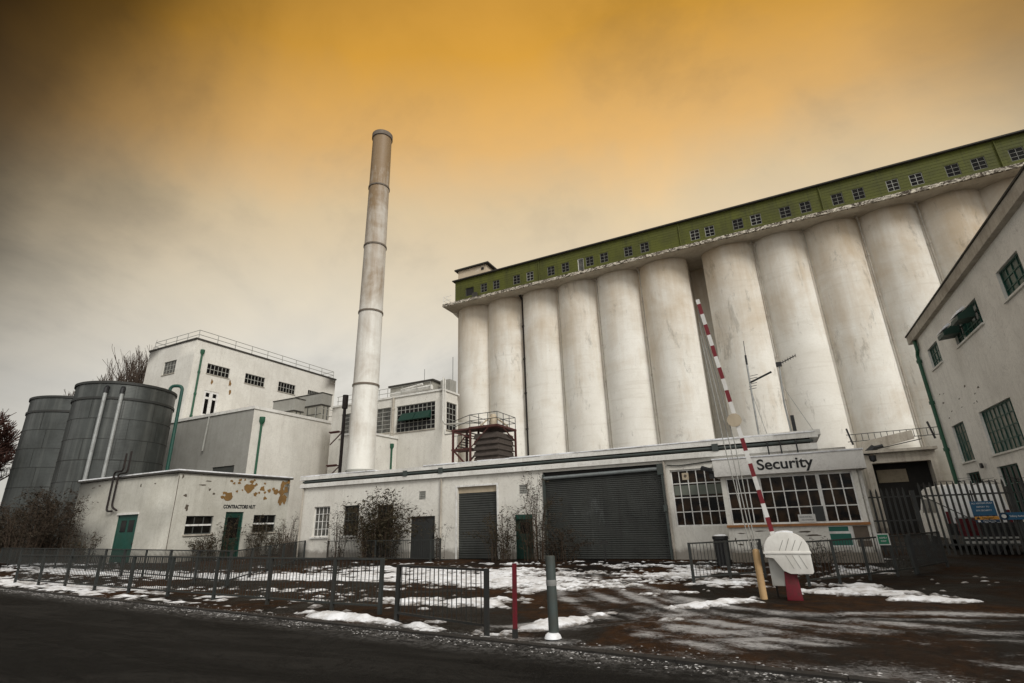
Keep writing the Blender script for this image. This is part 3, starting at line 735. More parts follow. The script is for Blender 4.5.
for z in (7.0, 10.1):
    m = MB(); m.bar((FX-1.6, FYY, z), (FX, FYY, z), .1); m.bar((FX-1.5, FYY, z-1.1), (FX-.1, FYY, z-.05), .08); m.box(FX-1.7, FX-.5, FYY-.1, FYY+.1, z+.05, z+.14); m.build('bracket', RUST, fu)
# mid block with the wide industrial window
mk = thing('workshop_block', (-37, 47, 0), 'white flat roofed block with a wide industrial window between chimney and silos', 'building')
shell(mk, -45.5, -29.9, 44, 47.0, 14.95, W_WHITE, [(-35.95,-30.85,11.05,13.95), (-44,-36.75,11.2,14.0)], [(44.75,46.75,10.9,13.9)], cap=.2, capmat=W_CAP)
window(mk, Tfront(44), -35.95, -30.85, 11.05, 13.95, 6, 9, FRAME_G, GLASS, .1, W_TRIM, .055)
window(mk, Tfront(44), -44, -36.75, 11.2, 14.0, 6, 6, FRAME_G, GLASS_C, .1, W_TRIM, .06)
window(mk, Teast(-29.9), 44.75, 46.75, 10.9, 13.9, 5, 3, FRAME_G, GLASS, .1, W_TRIM, .06)
for a in (-35.2, -33.2):
    m = MB(); m.add([(a, 43.95, 13.05), (a+1.9, 43.95, 13.05), (a+1.9, 43.25, 12.15), (a, 43.25, 12.15), (a, 43.95, 12.2), (a+1.9, 43.95, 12.2)], [(0,1,2,3), (0,3,4), (1,5,2), (3,2,5,4)])
    m.build('open_vent_sash', GREEN_DK, mk)
m = MB(); m.tube([(-36.35, 43.88, 0), (-36.35, 43.88, 15.0)], .12, 8)
for z in (11, 13.6): m.tube([(-36.35, 43.88, z), (-36.35, 43.88, z+.2)], .18, 8)
m.build('downpipe', W_TRIM, mk)
m = MB(); m.box(-37.7, -31.9, 44.9, 46.9, 15.15, 16.5); ro = m.build('roof_house', CLAD, mk)
m = MB(); m.box(-37.9, -31.7, 44.7, 47.0, 16.5, 16.68); m.build('cap', ROOF_DARK, ro)
m = MB(); m.tube([(-37.2, 44.5, 15.5), (-31.7, 44.5, 15.7)], .28, 10); m.tube([(-35.8, 44.5, 15.9), (-33, 44.6, 16.2)], .15, 8); m.build('lagged_duct', W_CAP, mk)
m = MB()
for x in (-37.4, -35.4, -33.4, -31.6): m.tube([(x, 44.1, 15.1), (x, 44.1, 16.2)], .035, 5)
for z in (15.65, 16.2): m.tube([(-45, 44.1, z), (-31.6, 44.1, z)], .03, 5)
for x in (-44.8, -42.5, -40, -38.6): m.tube([(x, 44.1, 15.1), (x, 44.1, 16.2)], .035, 5)
m.build('roof_railing', FRAME_G, mk)
m = MB(); m.box(-31.3, -30.1, 45.6, 46.9, 15.16, 16.6); m.build('roof_tank', W_GREY, mk)
m = MB(); m.tube([(-30.3, 46.5, 16.59), (-30.3, 46.5, 19.4)], .03, 5); m.build('aerial', FRAME_D, mk)
m = MB(); m.tube([(-33.8, 46, 16.67), (-33.8, 46, 18.4)], .025, 5); m.build('aerial', FRAME_D, mk)
def pipe_bend(pts, rb=.8):
    """polyline with rounded corners"""
    out = [Vector(pts[0])]
    for a, b, c in zip(pts, pts[1:], pts[2:]):
        a, b, c = Vector(a), Vector(b), Vector(c); q = min(rb, (a-b).length*.45, (c-b).length*.45)
        p0 = b + (a-b).normalized()*q; p1 = b + (c-b).normalized()*q
        for k in range(7):
            t = k/6; out.append(p0*(1-t)**2 + b*2*t*(1-t) + p1*t*t)
    out.append(Vector(pts[-1])); return out
wp = thing('white_service_pipes', (-29.6, 44, 11), 'pair of white pipes dropping from a block roof and bending to the cooling tower', 'pipes')
for k, dz in ((0, 0), (1, 1.0)):
    m = MB(); m.tube(pipe_bend([(-30.6, 45.2, 16.4-dz*.3), (-29.6+.25*k, 43.6, 16.4-dz*.3), (-29.6+.25*k, 43.6, 11.6-dz), (-27.2, 40.5, 10.55-dz), (-15.8, 27.6, 7.55-dz*.4)]), .075, 8)
    m.build('pipe', WHITE_P, wp)

# ------------------------------------------------------------------ tanks
def tank(cx, cy, r, h, label, pipes):
    t = thing('storage_tank', (cx, cy, 0), label, 'storage tank', 'grey steel storage tanks')
    m = MB(); m.lathe(cx, cy, [(r, 0)] + [(r, z) for z in (3, 6, 9, 12)] + [(r, h-.1), (r-.15, h-.1), (0, h+.25)], 72); m.build('shell', TANK, t)
    m = MB()
    for z in (h-.12,): m.lathe(cx, cy, [(r-.05, z-.1), (r+.12, z-.1), (r+.12, z+.14), (r-.2, z+.14)], 72)
    rim = m.build('rim', TANK_D, t)
    m = MB(); z = h-1.65
    m.lathe(cx, cy, [(r, z-.1), (r+.1, z-.1), (r+.1, z+.12), (r, z+.12)], 72); m.build('stiffening_ring', TANK_D, t)
    m = MB(); z -= 1.95
    while z > .5: m.lathe(cx, cy, [(r, z-.03), (r+.02, z-.03), (r+.02, z+.03), (r, z+.03)], 72); z -= 1.95
    for k in range(10):
        a = 2*math.pi*k/10 + .15
        for j in range(8):
            aa = a + (.16 if j % 2 else 0); q = h-1.65-1.95*j
            p0 = max(q-1.95, .05)
            m.bar((cx+(r+.008)*math.cos(aa), cy+(r+.008)*math.sin(aa), p0), (cx+(r+.008)*math.cos(aa), cy+(r+.008)*math.sin(aa), q), .022)
    m.build('plate_seams', TANK_D, t)
    for a in pipes:
        a = R(a); x, y = cx+(r+.2)*math.cos(a), cy+(r+.2)*math.sin(a)
        m = MB(); m.tube([(x, y, 0), (x, y, h-1.2)], .16, 10); pp = m.build('riser_pipe', GALV, t)
        m = MB(); m.tube([(x, y, h-1.2), (x, y, h-.75), (cx+r*math.cos(a), cy+r*math.sin(a), h-.6)], .21, 10); m.build('elbow', BLACK, pp)
    return t
tA = tank(-59.3, 28.93, 4.26, 15.75, 'nearer big grey steel tank with two pale riser pipes up its front', (-49, -32))
tB = tank(-70.0, 29.56, 4.26, 15.85, 'farther big grey steel tank half hidden at the far left', ())
m = MB()
m.tube(pipe_bend([(-56.0, 31.2, 15.3), (-56.0, 31.2, 16.4), (-55.05, 31.9, 16.4), (-55.05, 31.9, 0)]), .17, 8); m.build('green_drop_pipe', FRAME_T, tA)
m = MB()
for a in (205, 209): 
    x, y = -70+4.4*math.cos(R(a)), 29.56+4.4*math.sin(R(a)); m.tube([(x, y, 0), (x, y, 14.5)], .04, 5)
for z in range(1, 29): 
    m.bar((-70+4.4*math.cos(R(205)), 29.56+4.4*math.sin(R(205)), z*.5), (-70+4.4*math.cos(R(209)), 29.56+4.4*math.sin(R(209)), z*.5), .04)
m.build('ladder', FRAME_T, tB)

# ------------------------------------------------------------------ contractors hut
HX, HY, HZ = -32.33, 19.5, 5.05
hu = thing('contractors_hut', (-38, 23.5, 0), 'low white peeling flat roofed hut with a teal door at the left', 'building')
TE, TF = Teast(HX), Tfront(HY)
k_ = 19.5/19.0
fd = (-37.95, -35.75, 0.0, 2.78)
e1 = (20.4, 22.15, 1.5, 2.56); e2 = (25.05, 26.85, 1.47, 2.6); ed = (22.95, 24.25, 0.0, 2.80)
m = MB(); m.facade(-43.4, HX, 0, HZ, [fd], TF); m.facade(HY, 27.75, 0, HZ, [e1, e2, ed], TE)
m.quad((-43.4,HY,0), (-43.4,27.75,0), (-43.4,27.75,HZ), (-43.4,HY,HZ)); m.quad((-43.4,27.75,0), (HX,27.75,0), (HX,27.75,HZ), (-43.4,27.75,HZ))
m.build('wall', W_HUT, hu)
m = MB(); m.box(-43.55, HX+.15, HY-.15, 27.9, HZ+.02, HZ+.14); m.build('roof', ROOF_DARK, hu)
m = MB(); m.box(-43.5, HX+.12, HY-.12, 27.85, HZ+.14, HZ+.22); m.build('roof_snow', SNOW, hu)
dr = door(hu, TF, *fd, TEAL, [(-37.55,-36.98,1.75,2.45), (-36.72,-36.15,1.75,2.45)])
m = MB(); m.box(-38.0, -35.7, -.06, .04, 2.78, 2.9, TF); m.build('lintel', W_CAP, dr)
for e in (e1, e2):
    w = window(hu, TE, *e, 2, 3, FRAME_D, GLASS, .1, W_TRIM, .05, .06)
    m = MB(); zz = (e[2]+e[3])/2; m.box(e[0]+.05, e[1]-.05, .06, .155, zz-.05, zz+.05, TE); m.build('meeting_rail', FRAME_W, w)
door(hu, TE, *ed, GREEN_DK, [(23.2,24.0,1.2,2.45)], .1, frame=TEAL)
text("CONTRACTORS HUT", .31, LETTER, hu, TE, 22.7, 3.02, sx=.78, bold=.016)
rnd = random.Random(11); it = []
for i in range(30):
    u = rnd.uniform(22.2, 27.6); z = rnd.uniform(4.0, 4.9) - .25*max(0, 24-u)*.3
    if rnd.random() < .25: z = rnd.uniform(3.7, 4.2)
    q = rnd.uniform(.06, .2); it.append((u, z, q*1.25, q))
for i in range(7): it.append((rnd.uniform(26.9, 27.55), rnd.uniform(3.5, 4.85), .2, .28))
it += [(23.0, 3.75, .33, .3), (24.4, 4.35, .42, .36)]
marks(hu, TE, it, BARE, 'peeled_patch', rnd)
marks(hu, TE, [(20.1, 3.75, .12, .1), (20.3, 3.05, .13, .22), (21.1, 4.4, .25, .05), (21.4, 4.65, .22, .05), (21.6, 4.15, .09, .09), (19.75, 4.85, .06, .18), (21.9, 3.9, .1, .07)], CRACK, 'crack')
marks(hu, TF, [(-41.6, 4.65, .3, .05), (-40.9, 4.75, .2, .05), (-34.6, 4.55, .12, .05), (-36.1, 4.5, .1, .1)], CRACK, 'crack')
m = MB(); m.tube([(HX+.004, HY+.02, 4.9), (HX+.004, HY+.03, 3.8), (HX+.004, HY+.015, 2.2), (HX+.004, HY+.02, .4)], .018, 5); m.build('crack', CRACK, hu)
dp = thing('twin_drain_pipes', (-38.5, 19.3, 3), 'pair of thin black pipes over the edge of the hut roof above its teal door', 'pipes')
for k in (0, 1):
    x = -38.95 + .52*k
    m = MB(); y = HY - .24; m.tube(pipe_bend([(x+.5, y+.08, 3.05+.02*k), (x, y, 3.05+.25*k), (x, y, 5.52-.14*k), (x+.95, y, 5.52-.14*k), (x+.95, y, 6.65+.1*k)], .25), .06, 8); m.build('pipe', PIPE_BR, dp)

# ------------------------------------------------------------------ low range with roller shutters
FY = 23.0; T = Tfront(FY)
lr = thing('low_factory_range', (-14, 26, 0), 'long low white range with roller shutters and snow topped parapet below the silos', 'building')
lw = [(-24.55,-23.3,1.16,2.8), (-22.25,-21.1,1.18,2.78), (-19.85,-18.7,1.2,2.72)]
pd = (-17.55,-16.0,0.0,2.05); s1 = (-14.65,-12.38,0.0,3.38); gd = (-11.42,-10.5,0.0,1.95); s2 = (-9.9,-4.3,0.0,3.8)
sw = (-4.02,-1.95,1.24,3.5); v1 = (-17.05,-16.62,2.88,3.3); v2 = (-11.15,-10.72,2.88,3.3)
m = MB(); m.facade(-25.6, 2.5, 0, 3.92, lw+[pd, s1, gd, s2, sw, v1, v2], T, .2)
m.facade(FY, 30, 0, 3.92, [], Twest(-25.6)); m.facade(FY, 30, 0, 3.92, [], Teast(2.5)); m.quad((-25.6,30,0), (2.5,30,0), (2.5,30,3.92), (-25.6,30,3.92))
m.build('wall', W_WHITE, lr)
m = MB(); m.box(-25.75, 1.6, FY-.16, FY+.3, 3.921, 4.12); m.box(-25.7, 1.6, FY-.10, FY+.3, 4.12, 4.15); m.build('cornice', W_CAP, lr)
m = MB(); m.box(-25.6, 1.4, FY+.02, 29.95, 4.151, 4.36); m.build('gutter_band', ROOF_DARK, lr)
m = MB(); m.box(-25.85, 1.7, FY-.12, 30.1, 4.362, 4.56); m.build('roof', W_CAP, lr)
m = MB(); x = -25.8; rnd = random.Random(5)
while x < 1.6:
    e = x + rnd.uniform(.5, 2.2); e = min(e, 1.62)
    if not (-22 < x < -16 and rnd.random() < .6): m.box(x, e, FY-.14+rnd.uniform(-.02, .03), FY+1.2, 4.562, 4.60+rnd.uniform(0, .03))
    x = e
m.build('roof_snow', SNOW, lr, .012)
m = MB(); m.tube([(-25.6, FY-.06, 4.25), (-19, FY-.08, 4.26), (1.5, FY-.08, 4.25)], .055, 8)
for x in (-15.6, -17.9, -2.05): m.box(x-.12, x+.12, FY-.2, FY-.02, 4.13, 4.42)
m.build('roof_pipe', BOLL, lr)
for e in lw: window(lr, T, *e, 4, 4, FRAME_W if e[0] < -24 else FRAME_D, GLASS_C if e[0] < -24 else GLASS, .1, W_CAP, .03, .05)
door(lr, T, *pd, DOOR_G, (), .12)
shutter(lr, T, s1[0], s1[1], 0, 3.08, .11, SHUT, .14)
m = MB(); m.box(s1[0], s1[1], .12, .2, 3.08, 3.38, T); m.build('shutter_box', BEIGE, lr)
m = MB(); m.box(s1[0]-.1, s1[0]-.001, -.02, .1, 0, 3.45, T); m.box(s1[1]+.001, s1[1]+.1, -.02, .1, 0, 3.45, T); m.box(s1[0]-.1, s1[1]+.1, -.022, .1, 3.381, 3.47, T); m.build('door_surround', FRAME_W, lr)
sh = shutter(lr, T, s2[0], s2[1], 0, 3.5, .086, SHUT, .1)
m = MB(); m.tube([(s2[0]+.05, FY+.02, 3.52), (s2[1]-.05, FY+.02, 3.60)], .085, 10); m.build('roller_tube', SHUT_L, sh)
m = MB(); m.box(s2[0], s2[1], .11, .195, 3.5, 3.8, T); m.build('housing', INTER, sh)
m = MB(); m.box(s2[0], s2[0]+.09, -.05, .1, 0, 3.7, T); m.build('guide_rail', BOLL, sh); m = MB(); m.box(s2[1]-.09, s2[1], -.06, .1, 0, 3.75, T); m.box(s2[1]-.14, s2[1]+.02, -.10, .02, 1.85, 2.1, T); m.box(s2[1]-.22, s2[1]+.06, -.08, .1, 3.35, 3.8, T); m.build('guide_rail', BOLL, sh)
door(lr, T, *gd, GREEN_DK, [(-11.2,-10.72,1.1,1.6)], .1, frame=GREEN_DK)
m = MB(); m.box(gd[0]+.05, gd[1]-.05, -.05, .07, 1.74, 1.93, T); m.build('door_hood', TEAL, lr)
for v in (v1, v2):
    m = MB()
    for k in range(5): z = v[2]+(v[3]-v[2])*k/5; m.box(v[0], v[1], .02+.004*k, .10, z+.01, z+.062, T)
    m.build('air_vent', FRAME_G, lr)
for x in (-15.6, -4.22, -25.5):
    m = MB(); m.tube([(x, FY-.08, 0), (x, FY-.08, 3.9)], .045, 8); m.build('downpipe', W_TRIM, lr)
m = MB(); m.tube(pipe_bend([(-4.1, FY-.05, 3.72), (-3.6, FY-.05, 3.66), (-2.2, FY-.05, 3.76)]), .025, 6); m.build('wall_cable', FRAME_D, lr)
w = window(lr, T, *sw, 4, 6, FRAME_W, GLASS_W, .08, None, .035, .06)
m = MB(); m.box(sw[0]+.08, sw[1]-.08, .112, .117, 2.47, 2.86, T); m.build('blind', GLASS_B, w)
m = MB(); m.box(-3.55, -3.28, .070, .079, 3.08, 3.36, T); o_ = m.build('notice', BEIGE, w); m = MB(); blob(m, T, -3.415, 3.22, .07, .07, .068); m.build('notice_mark', ROUGHP, o_)
# recessed link wall at the left end
lk = thing('recessed_link', (-29, 29.5, 0), 'shaded white wall filling the gap between hut and low range', 'building')
shell(lk, -32.3, -25.7, 29, 34, 4.5, W_GREY, cap=.15, capmat=W_CAP)  # white wall coloured grey, so its shade is in the material

# ------------------------------------------------------------------ security office bay
SY = 21.8; T = Tfront(SY)
so = thing('security_office', (0.3, 22.4, 0), 'white glazed gatehouse bay with a big sign over its window grid', 'gatehouse')
wo = [(-1.78, 2.38, 1.28, 2.96)]
m = MB(); m.facade(-1.95, 2.52, 0, 3.05, wo, T, .14)
m.facade(SY, FY-.005, 0, 3.05, [], Twest(-1.95)); m.facade(SY, 26, 0, 3.05, [], Teast(2.52)); m.build('wall', W_WHITE, so)
m = MB(); m.box(-2.12, 2.82, SY-.25, 26, 3.02, 3.64); bd = m.build('sign_board', SIGN_FASCIA, so, .01)
text('Security', .53, LETTER, bd, Tfront(SY-.25), -.585, 3.18, name='lettering', bold=.011, sx=1.06)
m = MB(); m.box(-2.15, 2.85, SY-.28, 26, 3.642, 3.70); m.build('snow_cap', SNOW, so, .015)
def bay_window(u0, u1, cols, gm=GLASS_W):
    return window(so, T, u0, u1, 1.28, 2.96, 3, cols, FRAME_W, gm, .05, None, .035, .055)
bay_window(-1.78, -.62, 3); bay_window(-.615, 1.30, 5); bay_window(1.305, 2.38, 3)
m = MB(); m.box(.96, 1.28, .03, .048, 1.34, 1.84, T); m.build('grey_panel', DOOR_G, so)
m = MB(); m.box(.44, .98, .012, .026, 1.31, 1.58, T); pn = m.build('notice', SIGN_W, so); text('PLEASE RING BELL', .062, LETTER, pn, T, .48, 1.47, .010, sx=.8); text('FOR ATTENTION', .062, LETTER, pn, T, .53, 1.37, .010, sx=.8)
m = MB(); m.box(-1.98, 2.55, -.09, .05, 1.19, 1.275, T); m.build('sill', SILL_O, so)
m = MB(); m.box(-1.98, 2.55, -.03, -.002, 0, .32, T); m.build('plinth', W_TRIM, so)
m = MB(); m.box(1.28, 2.0, -.02, -.002, .50, 1.17, T); nb = m.build('notice_board', FRAME_W, so)
m = MB(); m.box(1.30, 1.88, -.028, -.021, 1.0, 1.15, T); m.box(1.30, 1.92, -.028, -.021, .55, .92, T); m.build('green_notice', SIGN_G2, nb)
m = MB(); m.box(2.02, 2.45, -.016, -.002, .72, 1.16, T); m.box(2.06, 2.47, -.014, -.003, .50, .70, T); m.build('rough_patch', ROUGHP, so)
marks(so, T, [(-1.5, .98, .16, .02), (-1.2, .78, .02, .12), (-.9, 1.05, .22, .02), (.55, 1.0, .2, .03), (.8, .88, .25, .03), (-1.6, .6, .1, .03), (-.3, .9, .02, .1), (-1.75, .75, .03, .12), (.1, .7, .12, .02)], CRACK, 'crack', random.Random(2))
m = MB(); m.tube([(2.62, SY+.15, 0), (2.62, SY+.15, 3.0)], .07, 8); m.build('downpipe', W_CAP, so)
sd = thing('roof_upstand', (-.2, 24.5, 4.5), 'white roof upstand with black pipes above the security sign', 'roof kerb')
m = MB(); m.box(-1.0, 1.9, 24.2, 29.5, 4.605, 4.82); m.box(-.3, 1.3, 23.2, 24.2, 3.95, 4.1) ; m.build('kerb_box', W_CAP, sd)
m = MB()
for x in (-.1, .35, .9): m.tube([(x, SY+.9, 3.7), (x, SY+.9, 4.25), (x+.02, SY+1.6, 4.45)], .03, 6)
m.build('vent_pipe', BLACK, sd)
cc = thing('security_camera', (-2.25, 21.6, 3.3), 'black security camera on the left corner of the security sign board', 'camera')
m = MB(); m.add([(-2.58, 21.30, 3.32), (-2.50, 21.30, 3.46), (-2.14, 21.45, 3.33), (-2.2, 21.45, 3.18), (-2.58, 21.48, 3.32), (-2.50, 21.48, 3.46), (-2.14, 21.62, 3.33), (-2.2, 21.62, 3.18)], [(0,3,2,1),(4,5,6,7),(0,1,5,4),(1,2,6,5),(2,3,7,6),(3,0,4,7)]); m.build('housing', BLACK, cc, .012)
m = MB(); m.bar((-2.18, 21.55, 3.25), (-2.14, 21.62, 3.02), .06); m.box(-2.3, -2.12, 21.56, 21.7, 2.98, 3.2); m.build('bracket', BLACK, cc)
cd = thing('gate_camera', (2.95, 21.9, 3.2), 'small black camera on the right end of the security sign board', 'camera')
m = MB(); m.bar((2.83, 21.85, 3.5), (3.05, 21.7, 3.45), .05); m.lathe(3.08, 21.7, [(0,3.2), (.1,3.25), (.11,3.42), (0,3.5)], 12); m.build('dome', BLACK, cd)

# antennas on the gatehouse roof
def yagi(m, c, d, n, w):
    c, d = Vector(c), Vector(d); m.tube([c, c+d], .022, 6)
    s = d.cross(Vector((0,0,1))).normalized()
    for k in range(n): p = c + d*(k/(n-1)); m.tube([p - Vector((0,0,1))*w/2, p + Vector((0,0,1))*w/2], .011, 4)
a1 = thing('aerial_mast', (-.38, 25, 4.55), 'taller thin roof mast with a comb shaped side aerial and whip top', 'aerial')
m = MB(); m.tube([(-.38, 25, 4.0), (-.31, 25, 8.3)], .04, 8); m.build('mast', GALV, a1)
m = MB(); m.tube([(-.31, 25, 8.3), (-.27, 25, 9.25)], .016, 6); m.tube([(-.31, 25, 8.1), (-.30, 25, 8.55)], .05, 6); m.build('whip', BLACK, a1)
m = MB(); m.tube([(-.34, 25, 7.25), (.62, 25, 7.62)], .045, 6)
for k in range(6): m.tube([(-.42+.03*k, 24.98, 6.95+.12*k), (-.1+.03*k, 24.98, 6.98+.12*k)], .012, 4)
m.build('side_aerial', BLACK, a1)
m = MB(); m.tube([(-.33, 25, 6.8), (.0, 25, 4.6)], .010, 4); m.build('stay_wire', GALV, a1)
a2 = thing('yagi_mast', (.88, 25, 4.82), 'shorter thin roof mast with a slanting television aerial on top', 'aerial')
m = MB(); m.tube([(.9, 25, 4.82), (.86, 25, 6.2), (.98, 25, 7.95)], .035, 8); m.build('mast', GALV, a2)
m = MB(); yagi(m, (.93, 25, 7.9), (.75, -.1, .28), 8, .16); m.box(.85, 1.08, 24.9, 25.1, 7.82, 8.0); m.build('yagi', BLACK, a2)
m = MB(); m.box(.98, 1.12, 24.94, 25.08, 4.82, 5.6); m.build('relay_box', BLACK, a2)
m = MB(); m.tube([(.95, 25, 6.9), (1.75, 25, 4.83)], .010, 4); m.build('stay_wire', GALV, a2)

# ------------------------------------------------------------------ cooling tower and steel platform
cl = thing('cooling_tower', (-15.2, 28, 4.55), 'dark slatted cooling tower box standing on the low roof', 'cooling tower')
m = MB(); m.box(-15.95, -14.4, 27.05, 28.95, 4.56, 6.75); m.build('casing', TIMB, cl)
m = MB()
for k in range(6):
    z = 4.72 + .345*k
    for (a, b, c, d) in ((-16.02, -14.33, 26.93, 27.06), (-16.02, -14.33, 28.94, 29.07)): m.add([(a,c,z),(b,c,z),(b,d,z),(a,d,z),(a,27.05 if c<28 else 28.95,z+.27),(b,27.05 if c<28 else 28.95,z+.27)], [(0,1,2,3),(0,4,5,1)])
    m.box(-16.03, -14.32, 26.90, 29.1, z-.02, z+.05)
m.build('louvre', TIMB, cl)
pf = thing('red_steel_platform', (-15.8, 28, 4.55), 'dark red steel stair frame with railed deck around the cooling tower', 'steel platform')
m = MB(); m.box(-16.25, -14.25, 26.75, 29.3, 7.05, 7.17); m.box(-17.6, -16.25, 26.9, 27.9, 7.05, 7.15); m.box(-17.6, -16.2, 26.9, 27.9, 5.85, 5.95); m.build('deck', RUST, pf)
for x, y in ((-16.2, 26.85), (-17.5, 26.95), (-17.05, 27.85), (-16.2, 27.85), (-14.3, 29.2), (-16.2, 29.2)):
    m = MB(); m.bar((x, y, 4.56), (x, y, 7.06), .11); m.build('post', RUST, pf)
m = MB(); m.bar((-17.4, 26.95, 5.8), (-16.3, 26.95, 4.7), .09); m.bar((-17.4, 26.95, 6.98), (-16.3, 26.95, 6.6), .09); m.bar((-16.2, 26.85, 5.9), (-14.9, 26.8, 7.05), .05); m.bar((-17.4, 27.9, 4.8), (-16.3, 27.9, 5.8), .08)
m.bar((-14.3, 29.2, 6.4), (-14.3, 27.5, 7.05), .06); m.build('brace', RUST, pf)
m = MB()
for k in range(8): m.box(-17.35+.13*k, -17.2+.13*k, 27.0, 27.8, 5.95+.13*k, 5.98+.13*k)
m.bar((-17.35, 27.0, 5.95), (-16.3, 27.0, 7.05), .06); m.build('stair', RUST, pf)
m = MB()
for z in (7.55, 7.92):
    m.tube([(-16.2, 26.8, z), (-14.3, 26.8, z), (-14.3, 29.25, z), (-16.2, 29.25, z), (-16.2, 26.8, z)], .022, 5)
    m.tube([(-17.5, 26.95, z-.25), (-16.2, 26.8, z)], .022, 5)
for x, y in ((-16.2,26.8), (-15.57,26.8), (-14.94,26.8), (-14.3,26.8), (-14.3,27.6), (-14.3,28.4), (-14.3,29.25), (-16.2,29.25), (-15.2,29.25)): m.tube([(x, y, 7.17), (x, y, 7.92)], .022, 5)
for x in (-17.5, -17.2, -16.9, -16.6): m.tube([(x, 26.95, 5.95), (x, 26.95, 6.75)], .02, 5)
m.tube([(-17.5, 26.95, 6.75), (-16.2, 26.95, 6.75)], .02, 5)
m.build('railing', RAIL, pf)
m = MB(); m.tube(pipe_bend([(-15.5, 26.9, 7.2), (-15.05, 27.6, 7.9), (-14.5, 28.6, 7.3)]), .05, 6); m.lathe(-15.05, 27.7, [(0,7.17), (.22,7.17), (.22,7.85), (.14,7.98), (0,7.98)], 12); m.build('fan_motor', BEIGE, pf)

# ------------------------------------------------------------------ right building
rb = thing('right_building', (16, 26, 0), 'tall grey white building with green framed windows filling the right edge', 'building')
TW = Twest(10.0)
us, um, ur = (37.48,39.75,9.85,11.15), (30.2,34.4,9.83,11.13), (25.0,27.33,9.83,11.14)
ls, lm = (37.4,39.72,4.12,6.27), (30.3,34.65,4.1,6.27); g1, g2 = (37.45,39.7,1.0,3.5), (32.0,34.65,1.0,3.5)
ex = [(20.0,22.6,9.83,11.14), (22.5,27.2,4.1,6.27), (14.5,18.5,9.83,11.14)]
m = MB(); m.facade(9, 42.0, 0, 12.35, [us, um, ur, ls, lm, g1, g2]+ex, TW)
m.quad((10,42,0), (24,42,0), (24,42,12.35), (10,42,12.35)); m.quad((10,9,0), (24,9,0), (24,9,12.35), (10,9,12.35)); m.quad((24,9,0), (24,42,0), (24,42,12.35), (24,9,12.35))
m.build('wall', W_RIGHT, rb)
m = MB(); m.box(9.72, 24.3, 8.7, 42.3, 12.3, 12.85); m.build('fascia', W_TRIM, rb)
m = MB(); m.box(9.66, 24.36, 8.64, 42.36, 12.85, 12.93); m.build('roof', ROOF_DARK, rb)
for e, r_, c_, gm in ((us,3,4,GLASS_G), (um,3,7,GLASS_G), (ur,3,4,GLASS_G), (ls,4,4,GLASS_P), (lm,4,8,GLASS_P), (g1,3,4,GLASS), (g2,3,4,GLASS), (ex[0],3,4,GLASS_G), (ex[1],4,8,GLASS_P), (ex[2],3,6,GLASS_G)):
    window(rb, TW, *e, r_, c_, FRAME_T, gm, .12, W_CAP, .05)
for (a, b) in ((30.6, 31.7), (33.2, 34.3)):
    z = 10.75
    m = MB(); m.add([(9.95, a, z+.2), (9.95, b, z+.2), (9.25, b, z-.25), (9.25, a, z-.25), (9.95, a, z-.42), (9.95, b, z-.42), (9.25, a, z-.46), (9.25, b, z-.46)], [(0,1,2,3), (3,2,7,6), (6,7,5,4), (0,3,6,4), (1,5,7,2), (0,4,5,1)])
    sa = m.build('open_window_sash', GREEN_DK, rb)
    m = MB(); m.add([(9.7, a+.1, z+.11), (9.7, b-.1, z+.11), (9.22, b, z-.20), (9.22, a, z-.20), (9.6, a+.1, z+.2), (9.6, b-.1, z+.2), (9.26, b-.05, z-.06), (9.26, a+.05, z-.06)], [(0,1,2,3),(4,5,6,7),(0,1,5,4),(1,2,6,5),(2,3,7,6),(3,0,4,7)]); m.build('snow_cap', SNOW, sa)
m = MB(); m.tube([(9.88, 41.3, 12.3), (9.88, 41.3, 11.6), (9.86, 41.55, 11.3), (9.86, 41.55, 0)], .11, 8)
for z in (2, 5, 8, 10.8): m.tube([(9.86, 41.55, z), (9.86, 41.55, z+.2)], .16, 8)
m.build('downpipe', GREEN_PIPE, rb)
rnd = random.Random(4)
marks(rb, TW, [(rnd.uniform(33, 40.5), rnd.uniform(6.6, 8.6), rnd.uniform(.05, .22), rnd.uniform(.02, .07)) for i in range(12)], CRACK, 'crack', rnd)
m = MB(); m.tube([(9.9, 36.2, 3.7), (9.8, 36.2, 3.7)], .14, 10); m.build('wall_lamp', BLACK, rb)

# ------------------------------------------------------------------ palisade gate and fence
def pales(m, x0, x1, y, z0, z1, step=.172, dirv=(1, 0)):
    n = int((x1-x0)/step)
    for k in range(n+1):
        u = x0 + k*step
        P = lambda du, d, z: (x0 + (u-x0+du)*dirv[0] - d*dirv[1], y + (u-x0+du)*dirv[1] + d*dirv[0], z)
        w = .034
        m.prism([(-w, z0), (w, z0), (w, z1-.14), (.012, z1-.03), (0, z1), (-.012, z1-.03), (-w, z1-.14)], -.012, .012, P)
pg = thing('palisade_gate', (3.7, 24.5, 0), 'left leaf of the spiked grey palisade gate next to the gatehouse', 'gate')
m = MB(); pales(m, 2.95, 4.2, 24.47, .08, 2.42); m.build('pales', PALISADE, pg)
m = MB()
for z in (.35, 1.25, 2.1): m.bar((2.75, 24.51, z), (4.36, 24.51, z), .05)
m.build('rail', PALISADE, pg)
m = MB(); m.bar((2.78, 24.52, 0), (2.78, 24.52, 2.3), .1); m.build('gate_post', PALISADE, pg)
pf2 = thing('palisade_fence', (7, 24.5, 0), 'long spiked grey palisade fence right of the thick gate post', 'fence')
m = MB(); pales(m, 4.66, 9.9, 24.47, .08, 2.56); m.build('pales', PALISADE, pf2)
m = MB()
for z in (.4, 2.08): m.bar((4.4, 24.51, z), (9.95, 24.51, z), .055)
m.bar((4.75, 24.53, 2.05), (6.2, 24.53, 1.05), .03); m.build('rail', PALISADE, pf2)
